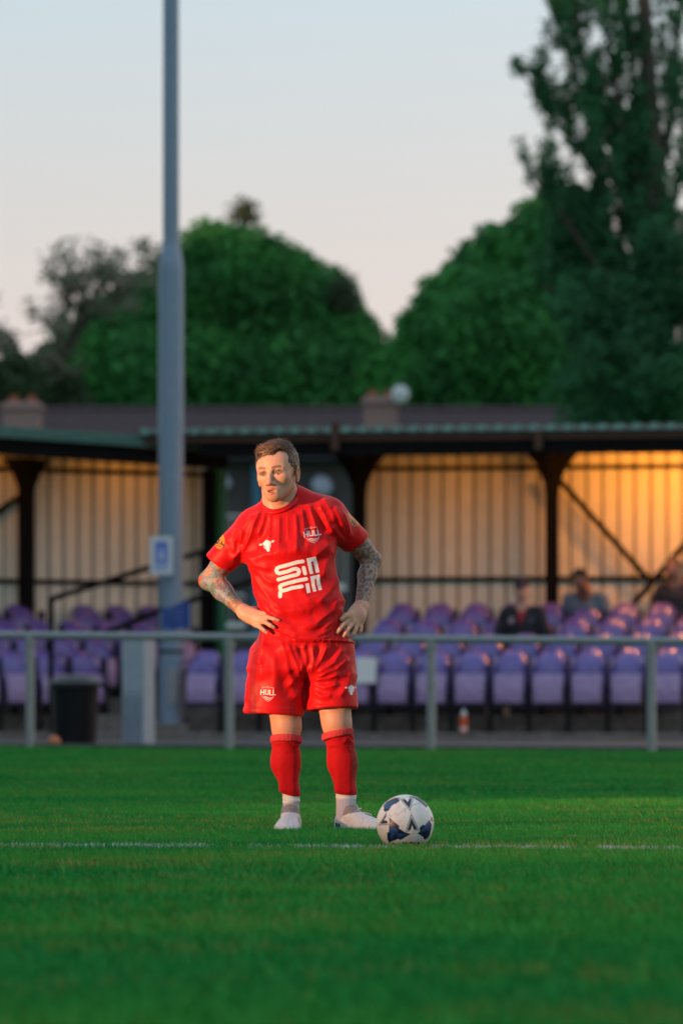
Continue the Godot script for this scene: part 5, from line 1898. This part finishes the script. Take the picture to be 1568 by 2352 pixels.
# ---------------------------------------------------------------- the stand beside the pole
func build_side_stand() -> void:
	var turn := deg_to_rad(28.0)
	var org := at(550, 0, 54.0)
	org.y = 0.0
	var B := Basis(Vector3.UP, turn)
	var o := thing("side_stand", org, "green trimmed stand with cream wall behind the floodlight pole", "stand", "", turn)
	# local x runs to the right; the stand reaches left of its end wall at x = 0
	part("end_wall", cham_box(Vector3(0.10, 3.5, 0.24), 0.01), M.green_trim, o, Vector3(-0.06, 1.75, -0.46))
	part("end_post", cham_box(Vector3(0.12, 3.42, 0.12), 0.01), M.dark, o, Vector3(-0.20, 1.71, -0.50))
	part("backing", cham_box(Vector3(5.4, 2.9, 0.02), 0.002), M.groove, o, Vector3(-2.80, 2.2, -0.735))
	var pan := prism([Vector2(-0.090, 0), Vector2(-0.074, 0.03), Vector2(0.074, 0.03), Vector2(0.090, 0)], 2.6)
	for k in 25:
		part("wall_panel", pan, M.cream, o, Vector3(-0.20 - 0.205 * k, 2.3, -0.72), Basis(Vector3.RIGHT, Vector3(0, 0, 1), Vector3(0, -1, 0)))
	for y in [3.36, 1.95]:
		part("wall_rail", cham_box(Vector3(5.2, 0.055, 0.05), 0.004), M.dark, o, Vector3(-2.75, y, -0.655))
	for x in [-2.74, -5.1]:
		var c := part("column", cham_box(Vector3(0.16, 3.5, 0.14), 0.008), M.dark, o, Vector3(x, 1.75, -0.52))
		part("knee_bracket", prism([Vector2(-0.32, 1.74), Vector2(-0.2, 1.60), Vector2(-0.10, 1.38), Vector2(-0.08, 1.18), Vector2(0.08, 1.18), Vector2(0.10, 1.38), Vector2(0.2, 1.60), Vector2(0.32, 1.74)], 0.08), M.dark, c)
	part("brace", beam(Vector3(-2.82, 3.0, -0.60), Vector3(-3.9, 2.3, -0.60), 0.05, 0.075), M.dark, o)
	part("roof_deck", cham_box(Vector3(5.3, 0.05, 2.0), 0.006), M.soffit, o, Vector3(-2.95, 3.68, 0.02), Basis(Vector3.FORWARD, deg_to_rad(2.0)))
	part("fascia", cham_box(Vector3(5.1, 0.14, 0.05), 0.006), M.green_sheet, o, Vector3(-3.15, 3.70, 1.05), Basis(Vector3.FORWARD, deg_to_rad(2.0)))
	part("front_beam", cham_box(Vector3(5.0, 0.20, 0.10), 0.006), M.dark, o, Vector3(-3.15, 3.53, 0.93), Basis(Vector3.FORWARD, deg_to_rad(2.0)))
	for l in [[-1.3, 0.10], [-3.4, 0.15]]:
		lamp(org + B * Vector3(l[0], 3.55, 0.05), turn, l[1], "amber strip lamp under the green trimmed roof, nearest the end wall" if l[0] > -2.0 else "amber strip lamp under the green trimmed roof, far from the end wall")
	for r in 4:
		part("terrace_step", cham_box(Vector3(4.7, 0.2 * r + 0.09, 0.64), 0.01), M.concrete, o, Vector3(-2.8, (0.2 * r + 0.09) * 0.5 - 0.02, 1.55 - 0.62 * r))
	var proto := make_seat()
	var base := Vector3(-1.016, 0.0, 1.563)
	var rows := ["front", "second", "third", "back"]
	for r in 4:
		var n := 0
		for k in 9:
			if r == 0 and k < 4: continue
			if r == 1 and k < 2: continue
			if r == 3 and k == 3: continue
			var p: Vector3 = org + B * (base + Vector3(-0.462 * k, 0.2 * r + 0.07, -0.62 * r))
			var px := 784.0 + p.x * FOCAL / (CAM_Z - p.z)
			if px < -60: continue
			put_seat(proto, p, turn, "purple plastic seat, %s from the end, %s row of green trimmed stand" % [ORD[n], rows[r]], "purple seats of the green trimmed stand")
			n += 1
	proto.free()

# ---------------------------------------------------------------- rail, pole, bin and other furniture
func build_rail_and_pole() -> void:
	var rail := thing("pitch_rail", at(784, 0, 40.3) * Vector3(1, 0, 1), "grey tubular rail on posts along the edge of the pitch", "railing")
	var P := func(px: float, py: float) -> Vector3:
		return at(px, py, 41.6 - (px - 70.0) * 2.7 / 1425.0) - rail.position
	var pts := []
	for x in [-900, -390, 70, 527, 990, 1495, 2000]:
		pts.append(P.call(x, 1459.0 + (x - 70.0) * 0.0095))
	part("top_rail", tube(pts, [0.037], 14), M.steel, rail)
	for x in [-390, 70, 527, 990, 1495, 2000]:
		var a: Vector3 = P.call(x, 1459.0 + (x - 70.0) * 0.0095)
		part("post", tube([Vector3(a.x, -0.05, a.z), a], [0.044], 14), M.steel, rail)
		part("collar", lathe([[0.045, 0.0], [0.055, 0.0], [0.055, 0.08], [0.045, 0.08]], 14), M.steel, rail, a + Vector3(0, -0.09, 0))

	var pole := thing("floodlight_pole", at(393, 0, 50.6) * Vector3(1, 0, 1), "tall grey stepped floodlight pole standing between the two stands", "lamp post")
	part("plinth", cham_box(Vector3(0.46, 0.22, 0.46), 0.02), M.concrete, pole, Vector3(0.0, 0.06, 0))
	part("lower_shaft", lathe([[0.17, 0.1], [0.17, 0.15], [0.152, 0.17], [0.150, 5.62], [0.146, 5.70]], 28), M.pole, pole)
	part("upper_shaft", lathe([[0.146, 5.70], [0.104, 5.92], [0.099, 6.0], [0.088, 15.0], [0.0, 15.0]], 28), M.pole, pole)
	for y in [1.02, 1.52]:
		part("strap", lathe([[0.151, y], [0.158, y], [0.158, y + 0.035], [0.151, y + 0.035]], 24), M.black_plastic, pole)
	part("access_door", cham_box(Vector3(0.12, 0.42, 0.02), 0.006), M.steel, pole, Vector3(0.02, 0.62, 0.147))

	var sp := at(371, 1276, 50.3)
	var sign_ := thing("pole_sign", sp, "white sign with blue panel fixed to the floodlight pole", "sign")
	var st := []
	for q in [[0.115, 0.21, 0], [-0.115, 0.21, 1], [-0.115, -0.21, 2], [0.115, -0.21, 3]]:
		for k in 5:
			var an: float = PI / 2 * (q[2] + k / 4.0)
			st.append(Vector2(q[0] + 0.02 * cos(an), q[1] + 0.02 * sin(an)))
	part("plate", prism(st, 0.008), mat(lin(0.60, 0.60, 0.64), 0.5), sign_)
	var im := Image.create(128, 256, true, Image.FORMAT_RGB8)
	im.fill(lin(0.08, 0.16, 0.55))
	var pale := lin(0.55, 0.57, 0.70)
	for l in [[64, 60, 46, 96, 44, 150, 84, 150, 82, 96]]:
		fill_poly(im, PackedVector2Array([Vector2(64, 78), Vector2(44, 110), Vector2(40, 165), Vector2(88, 165), Vector2(84, 110)]), pale)
	var head := PackedVector2Array()
	for k in 16: head.append(Vector2(64, 70) + Vector2(cos(TAU * k / 16), sin(TAU * k / 16)) * 15.0)
	fill_poly(im, head, pale)
	im.fill_rect(Rect2i(14, 196, 100, 44), pale)
	for k in 3: im.fill_rect(Rect2i(24, 204 + 11 * k, 80 - 14 * k, 5), lin(0.10, 0.16, 0.5))
	im.generate_mipmaps()
	var pm := mat(Color.WHITE, 0.5)
	pm.albedo_texture = ImageTexture.create_from_image(im)
	var qm := QuadMesh.new()
	qm.size = Vector2(0.15, 0.34)
	part("printed_panel", qm, pm, sign_, Vector3(0.0, 0.0, 0.0055))
	part("clip", cham_box(Vector3(0.2, 0.03, 0.16), 0.004), M.steel, sign_, Vector3(0.04, 0.0, -0.085))

	var bn := thing("blue_banner", at(405, 1415, 49.6), "blue sheet hung on the dark handrail beside the pole", "banner")
	var sheet := shell(func(u: float, v: float) -> Vector3:
		return Vector3(u * 0.165, -0.155 + (0.29 + 0.06 * u) * v + 0.01 * sin(u * 5.0), 0.012 * sin(u * 7.0 + v * 2.0)), 12, 6, Vector3(0, 0, -0.006))
	part("cloth", sheet, mat(lin(0.012, 0.055, 0.26), 0.6), bn)
	for k in 3:
		part("print_line", cham_box(Vector3(0.20 - 0.04 * k, 0.014, 0.003), 0.001), mat(lin(0.12, 0.17, 0.40), 0.6), bn, Vector3(-0.01 + 0.01 * k, 0.06 - 0.05 * k, 0.018), Basis(Vector3.BACK, 0.1))

	var hr := thing("handrail", at(125, 0, 50.5) * Vector3(1, 0, 1), "dark stair handrail climbing past the floodlight pole", "railing")
	var H := func(px: float, py: float, d: float) -> Vector3: return at(px, py, d) - hr.position
	part("upper_bar", tube([H.call(118, 1376, 50.2), H.call(345, 1303, 51.2), H.call(480, 1263, 51.8), H.call(610, 1232, 52.4)], [0.035], 10), M.dark, hr)
	part("lower_bar", tube([H.call(240, 1455, 50.2), H.call(370, 1402, 51.0), H.call(480, 1366, 51.8), H.call(610, 1325, 52.4)], [0.035], 10), M.dark, hr)
	for q in [[118, 1376, 50.2], [368, 1296, 51.3], [465, 1267, 51.75], [610, 1232, 52.4]]:
		var a: Vector3 = H.call(q[0], q[1], q[2])
		part("post", tube([Vector3(a.x, 0, a.z), a], [0.035], 10), M.dark, hr)

	var cab := thing("metal_cabinet", at(318, 0, 43.6) * Vector3(1, 0, 1), "tall narrow grey steel cabinet behind the pitch rail", "cabinet", "", deg_to_rad(-24.0))
	part("case", cham_box(Vector3(0.26, 1.12, 0.26), 0.012), M.cabinet, cab, Vector3(0, 0.56, 0))
	part("door", cham_box(Vector3(0.22, 0.50, 0.012), 0.004), M.cabinet, cab, Vector3(0, 0.80, 0.134))
	part("door", cham_box(Vector3(0.22, 0.50, 0.012), 0.004), mottled(lin(0.15, 0.19, 0.25), lin(0.22, 0.26, 0.31), 56, 1.0, 0.5), cab, Vector3(0, 0.27, 0.134))
	part("lid", cham_box(Vector3(0.29, 0.03, 0.29), 0.008), M.steel, cab, Vector3(0, 1.13, 0))

	var bin := thing("litter_bin", at(172, 0, 44.0) * Vector3(1, 0, 1), "black litter bin with a lid behind the pitch rail", "bin")
	part("barrel", lathe([[0.0, 0.0], [0.22, 0.0], [0.25, 0.62], [0.26, 0.64]], 24), M.black_plastic, bin)
	part("lid", lathe([[0.28, 0.62], [0.285, 0.66], [0.20, 0.72], [0.06, 0.74], [0.0, 0.74]], 24), mat(lin(0.014, 0.016, 0.020), 0.45), bin)
	part("handle", tube([Vector3(0.25, 0.64, 0.05), Vector3(0.36, 0.62, 0.07), Vector3(0.36, 0.60, -0.07), Vector3(0.25, 0.64, -0.05)], [0.016], 8), M.black_plastic, bin)

	var ob := thing("orange_ball", Vector3(at(125, 0, 42.2).x, 0.065, CAM_Z - 42.2), "small orange ball lying against the grass edge below the rail", "ball")
	part("rubber", lathe_ball(0.065), mottled(lin(0.42, 0.13, 0.055), lin(0.52, 0.18, 0.08), 57, 4.0, 0.7), ob)
	part("seam", lathe([[0.0648, -0.004], [0.0664, -0.003], [0.0664, 0.003], [0.0648, 0.004]], 24), mat(lin(0.25, 0.07, 0.03), 0.7), ob, Vector3.ZERO, Basis(Vector3.RIGHT, 0.6))

func lathe_ball(r: float) -> ArrayMesh:
	var p := []
	for k in 17:
		var a := -PI / 2 + PI * k / 16
		p.append([maxf(r * cos(a), 0.0001), r * sin(a)])
	return lathe(p, 24)

# ---------------------------------------------------------------- people in the seats
func spectator(foot: Vector3, turn: float, label: String, lean: float, jacket: Color, skin: Color, hair: Color, cap_on: bool, inner: Color, head_tip: float) -> void:
	var o := thing("person", foot, label, "person", "", turn)
	o.scale = Vector3.ONE * 1.1
	# seated: hips at 0.50, head about 1.25; z forward
	var hip := Vector3(0, 0.52, 0.0)
	var chest := hip + Vector3(0, 0.40, lean * 0.35)
	var neck := hip + Vector3(0, 0.56, lean * 0.55)
	var hd := neck + Vector3(0, 0.15, 0.03 + lean * 0.25)
	var hands := Vector3(0.0, 0.62 + lean * 0.16, 0.34)
	var body := [ell(hd, Vector3(0.078, 0.112, 0.095)), ell(hd + Vector3(0, -0.05, 0.03), Vector3(0.055, 0.06, 0.06), 0.03), cap(hd + Vector3(0, -0.06, -0.01), neck + Vector3(0, -0.06, 0), 0.055, 0.062, 0.02), cap(hd + Vector3(0, 0.0, 0.09), hd + Vector3(0, -0.03, 0.108), 0.010, 0.014, 0.01),
		ell(hd + Vector3(-0.032, 0.005, 0.098), Vector3(0.02, 0.012, 0.014), 0.01, 1), ell(hd + Vector3(0.032, 0.005, 0.098), Vector3(0.02, 0.012, 0.014), 0.01, 1),
		ell(hd + Vector3(-0.08, -0.01, -0.01), Vector3(0.012, 0.032, 0.02), 0.006), ell(hd + Vector3(0.08, -0.01, -0.01), Vector3(0.012, 0.032, 0.02), 0.006), cap(neck, hip, 0.08, 0.10, 0.04)]
	for s in [-1.0, 1.0]:
		body.append(cap(Vector3(s * 0.24, 0.62, 0.12), Vector3(s * 0.05, hands.y, hands.z), 0.036, 0.028, 0.03))
		for f in 4:
			var k := Vector3(s * 0.045, hands.y + 0.012 - 0.018 * f, hands.z + 0.02)
			body.append(cap(k, k + Vector3(-s * 0.05, -0.01, 0.035), 0.011, 0.009, 0.006))
		body.append(cap(Vector3(s * 0.04, hands.y + 0.03, hands.z), Vector3(s * 0.01, hands.y + 0.05, hands.z + 0.035), 0.012, 0.010, 0.006))
	var tip := Transform3D(Basis(Vector3.RIGHT, head_tip), neck) * Transform3D(Basis.IDENTITY, -neck)
	var upper := net(body, 0.010, Vector3(-0.34, 0.38, -0.20), Vector3(0.34, 1.42, 0.50))
	var v: PackedVector3Array = upper.v
	for i in v.size():
		if v[i].y > neck.y: v[i] = tip * v[i]
	upper.v = v
	var sm := mat(Color.WHITE, 0.6)
	sm.vertex_color_use_as_albedo = true
	part("body", net_mesh([upper], func(p: Vector3, n: Vector3) -> Color: return skin), sm, o)
	var coat := [cap(chest + Vector3(-0.16, 0.06, 0), chest + Vector3(0.16, 0.06, 0), 0.075, 0.075), etube(hip + Vector3(0, -0.06, 0), chest, Vector2(0.19, 0.135), Vector2(0.20, 0.125), 0.05), cap(chest, neck + Vector3(0, -0.02, 0), 0.10, 0.065, 0.05)]
	for s in [-1.0, 1.0]:
		var el := Vector3(s * 0.29, 0.66 + lean * 0.05, 0.06 + lean * 0.1)
		coat.append(cap(chest + Vector3(s * 0.185, 0.05, 0), el, 0.072, 0.06, 0.04))
		coat.append(cap(el, Vector3(s * 0.085, hands.y, hands.z - 0.03), 0.06, 0.043, 0.03))
	coat.append(cap(neck + Vector3(0, -0.04, 0.09), neck + Vector3(0, 0.06, 0.03), 0.035, 0.05, 0.01, 1))
	var g := net(coat, 0.012, Vector3(-0.42, 0.38, -0.22), Vector3(0.42, 1.22, 0.46))
	var nz := FastNoiseLite.new()
	nz.frequency = 9.0
	bend_net(g, func(p: Vector3, n: Vector3) -> float: return nz.get_noise_3dv(p + foot) * 0.014)
	var jm := mat(Color.WHITE, 0.8)
	jm.vertex_color_use_as_albedo = true
	part("jacket", net_mesh([g], func(p: Vector3, n: Vector3) -> Color:
		if p.z > 0.04 and absf(p.x) < (p.y - 0.84) * 0.30: return inner
		return jacket), jm, o)
	var pants := []
	for s in [-1.0, 1.0]:
		pants.append(cap(Vector3(s * 0.09, 0.52, 0.0), Vector3(s * 0.13, 0.53, 0.40), 0.095, 0.07, 0.04))
		pants.append(cap(Vector3(s * 0.13, 0.53, 0.40), Vector3(s * 0.13, 0.08, 0.42), 0.068, 0.05, 0.04))
	part("trousers", net_mesh([net(pants, 0.014, Vector3(-0.3, -0.02, -0.14), Vector3(0.3, 0.70, 0.54))]), mat(lin(0.018, 0.020, 0.030), 0.85), o)
	for s in [-1.0, 1.0]:
		part("shoe", net_mesh([net([cap(Vector3(s * 0.13, 0.04, 0.40), Vector3(s * 0.14, 0.032, 0.56), 0.042, 0.034), half_space(Vector3(0, 0.0, 0), Vector3.DOWN)], 0.010, Vector3(s * 0.13 - 0.08, -0.02, 0.32), Vector3(s * 0.13 + 0.09, 0.12, 0.64))]), M.black_plastic, o)
	var hp := [ell(hd + Vector3(0, 0.03, -0.014), Vector3(0.086, 0.098, 0.102)), half_space(hd + Vector3(0, 0.045, 0.05), Vector3(0, -0.75, 0.66), 0.02)]
	if cap_on:
		hp = [ell(hd + Vector3(0, 0.045, -0.006), Vector3(0.092, 0.090, 0.108)), half_space(hd + Vector3(0, 0.045, 0), Vector3(0, -1, 0.1), 0.01), rbox(hd + Vector3(0, 0.050, 0.135), Vector3(0.062, 0.007, 0.055), 0.006, 0.015, 0, Basis(Vector3.RIGHT, 0.18))]
	var hg := moved_net(net(hp, 0.008, hd + Vector3(-0.12, -0.12, -0.14), hd + Vector3(0.12, 0.16, 0.22)), tip)
	if not cap_on: bend_net(hg, func(p: Vector3, n: Vector3) -> float: return nz.get_noise_3dv(p * 6.0) * 0.008)
	part("cap" if cap_on else "hair", net_mesh([hg]), mat(hair.linear_to_srgb(), 0.85), o)
	if cap_on:
		for s in [-1.0, 1.0]:
			part("badge", cham_box(Vector3(0.05, 0.06, 0.006), 0.002), mat(lin(0.45, 0.30, 0.36) if s < 0 else lin(0.07, 0.06, 0.10), 0.7), o, chest + Vector3(s * 0.11, -0.03, 0.118))

func build_spectators() -> void:
	var turn := deg_to_rad(-10.0)
	var p := at(1200, 0, 51.3)
	spectator(Vector3(p.x, 0.44, p.z), turn, "seated person in navy jacket, red shirt and dark peaked cap", 0.08, Color(0.012, 0.012, 0.020), Color(0.70, 0.36, 0.27), Color(0.018, 0.014, 0.028), true, Color(0.42, 0.012, 0.02), 0.1)
	p = at(1352, 0, 52.3)
	spectator(Vector3(p.x, 0.64, p.z), turn - 0.15, "seated person leaning forward in a grey jacket, hands clasped, dark hair", 0.42, Color(0.15, 0.18, 0.23), Color(0.26, 0.11, 0.075), Color(0.010, 0.009, 0.009), false, Color(0.16, 0.13, 0.14), 0.35)
	p = at(1556, 0, 52.2)
	spectator(Vector3(p.x, 0.74, p.z), turn - 0.25, "seated person in a dark coat cut off by the picture's edge", 0.15, Color(0.030, 0.026, 0.028), Color(0.42, 0.17, 0.11), Color(0.10, 0.07, 0.05), false, Color(0.05, 0.04, 0.04), 0.15)

# ---------------------------------------------------------------- grass
func blade_clump(n: int, height: float, width: float, spread: float, seed_: int) -> ArrayMesh:
	var r := RandomNumberGenerator.new()
	r.seed = seed_
	var st := SurfaceTool.new()
	st.begin(Mesh.PRIMITIVE_TRIANGLES)
	for i in n:
		var a := r.randf() * TAU
		var side := Vector3(cos(a), 0, sin(a)) * width * r.randf_range(0.7, 1.3)
		var root := Vector3(r.randfn(0, 0.5), 0, r.randfn(0, 0.5)) * spread
		var h := height * r.randf_range(0.55, 1.25)
		var lean := Vector3(r.randfn(0, 0.4), 0, r.randfn(0, 0.4)) * h
		var mid := root + Vector3(0, h * 0.6, 0) + lean * 0.35
		var tip := root + Vector3(0, h, 0) + lean
		var nn := side.cross(Vector3.UP).normalized() + Vector3(0, 0.35, 0)
		var tint := r.randf_range(0.6, 1.45)
		for t in [[root - side, mid - side * 0.7, root + side], [root + side, mid - side * 0.7, mid + side * 0.7], [mid - side * 0.7, tip, mid + side * 0.7]]:
			if (t[2] - t[0]).cross(t[1] - t[0]).dot(nn) < 0.0: t.reverse()
			for v in t:
				st.set_normal(nn.normalized())
				st.set_color(Color(tint, tint, tint))
				st.add_vertex(v)
	return st.commit()

func grass_field(called: String, label: String, mesh: Mesh, tr: Array, cols: Array, kind: String) -> void:
	var mm := MultiMesh.new()
	mm.transform_format = MultiMesh.TRANSFORM_3D
	mm.use_colors = true
	mm.mesh = mesh
	mm.instance_count = tr.size()
	for i in tr.size():
		mm.set_instance_transform(i, tr[i])
		mm.set_instance_color(i, cols[i])
	var o := MultiMeshInstance3D.new()
	o.name = called
	o.multimesh = mm
	o.material_override = M.grass
	add_child(o)
	tag(o, label, "grass", "", kind)

func line_z(x: float) -> float:
	return CAM_Z - 15.92 + x * 0.135

func build_grass() -> void:
	M.grass = leaf_mat(0.3)
	M.grass.roughness = 0.6
	var r := RandomNumberGenerator.new()
	r.seed = 90
	var patch := FastNoiseLite.new()
	patch.seed = 14
	patch.frequency = 0.5
	patch.fractal_octaves = 3
	var dry := FastNoiseLite.new()
	dry.seed = 15
	dry.frequency = 1.4
	dry.fractal_octaves = 2
	var tr := []
	var cols := []
	var wtr := []
	var wcols := []
	var near := blade_clump(7, 0.036, 0.0027, 0.028, 71)
	var far_tr := []
	var far_cols := []
	for i in 215000:
		var d := 7.4 + 35.0 * pow(r.randf(), 0.85)
		var half := d * 0.0811 + 1.4
		var x := r.randf_range(-half, half)
		var z := CAM_Z - d
		if d > 38.0 + r.randf_range(0.0, 3.4) - x * 0.45: continue
		var k := patch.get_noise_2d(x * 0.45, z)
		var y := dry.get_noise_2d(x * 0.35, z)
		var c := Color(0.014, 0.270, 0.050).lerp(Color(0.055, 0.335, 0.048), clampf(0.5 + k * 1.2, 0, 1))
		if r.randf() < clampf((y - 0.08) * 0.9, 0.02, 0.4): c = Color(0.20, 0.30, 0.045).lerp(Color(0.30, 0.25, 0.08), r.randf() * 0.5)
		c = c * r.randf_range(0.8, 1.2)
		var s := r.randf_range(0.75, 1.2) * (1.0 + 0.25 * k)
		var b := Basis(Vector3.UP, r.randf() * TAU).scaled(Vector3(1, s, 1))
		if d > 24.0:
			far_tr.append(Transform3D(b.scaled(Vector3(1.6, 1.0, 1.6)), Vector3(x, 0, z)))
			far_cols.append(c)
		else:
			if absf(z - line_z(x)) < 0.045 and r.randf() < 0.45:
				c = Color(0.70, 0.72, 0.74) * r.randf_range(0.6, 1.1)
				wtr.append(Transform3D(b, Vector3(x, 0, z)))
				wcols.append(c)
			else:
				tr.append(Transform3D(b, Vector3(x, 0, z)))
				cols.append(c)
	# extra growth where the lens is sharp
	for i in 72000:
		var z := r.randf_range(-3.5, 3.6)
		var half := (CAM_Z - z) * 0.0811 + 1.4
		var x := r.randf_range(-half, half)
		var k := patch.get_noise_2d(x * 0.45, z)
		var y := dry.get_noise_2d(x * 0.35, z)
		var c := Color(0.014, 0.265, 0.048).lerp(Color(0.065, 0.345, 0.048), clampf(0.5 + k * 1.2, 0, 1))
		if r.randf() < clampf((y - 0.08) * 1.0, 0.03, 0.4): c = Color(0.24, 0.34, 0.045).lerp(Color(0.38, 0.30, 0.10), r.randf() * 0.7)
		var b := Basis(Vector3.UP, r.randf() * TAU).scaled(Vector3(1, r.randf_range(0.8, 1.25), 1))
		tr.append(Transform3D(b, Vector3(x, 0, z)))
		cols.append(c * r.randf_range(0.75, 1.25))
	for i in 3200:
		var x := r.randf_range(-2.6, 2.6)
		var z := line_z(x) + r.randf_range(-0.055, 0.055)
		if dry.get_noise_2d(x * 1.5, 7.0) < -0.25 + r.randf() * 0.2: continue
		wtr.append(Transform3D(Basis(Vector3.UP, r.randf() * TAU).scaled(Vector3(1.1, r.randf_range(0.7, 1.15), 1.1)), Vector3(x, 0, z)))
		wcols.append(Color(0.74, 0.76, 0.78) * r.randf_range(0.6, 1.05))
	grass_field("grass", "short green pitch grass with yellowish dry patches", near, tr, cols, "stuff")
	grass_field("far_grass", "grass of the far pitch up to the rail", near, far_tr, far_cols, "stuff")
	grass_field("pitch_line", "", near, wtr, wcols, "structure")
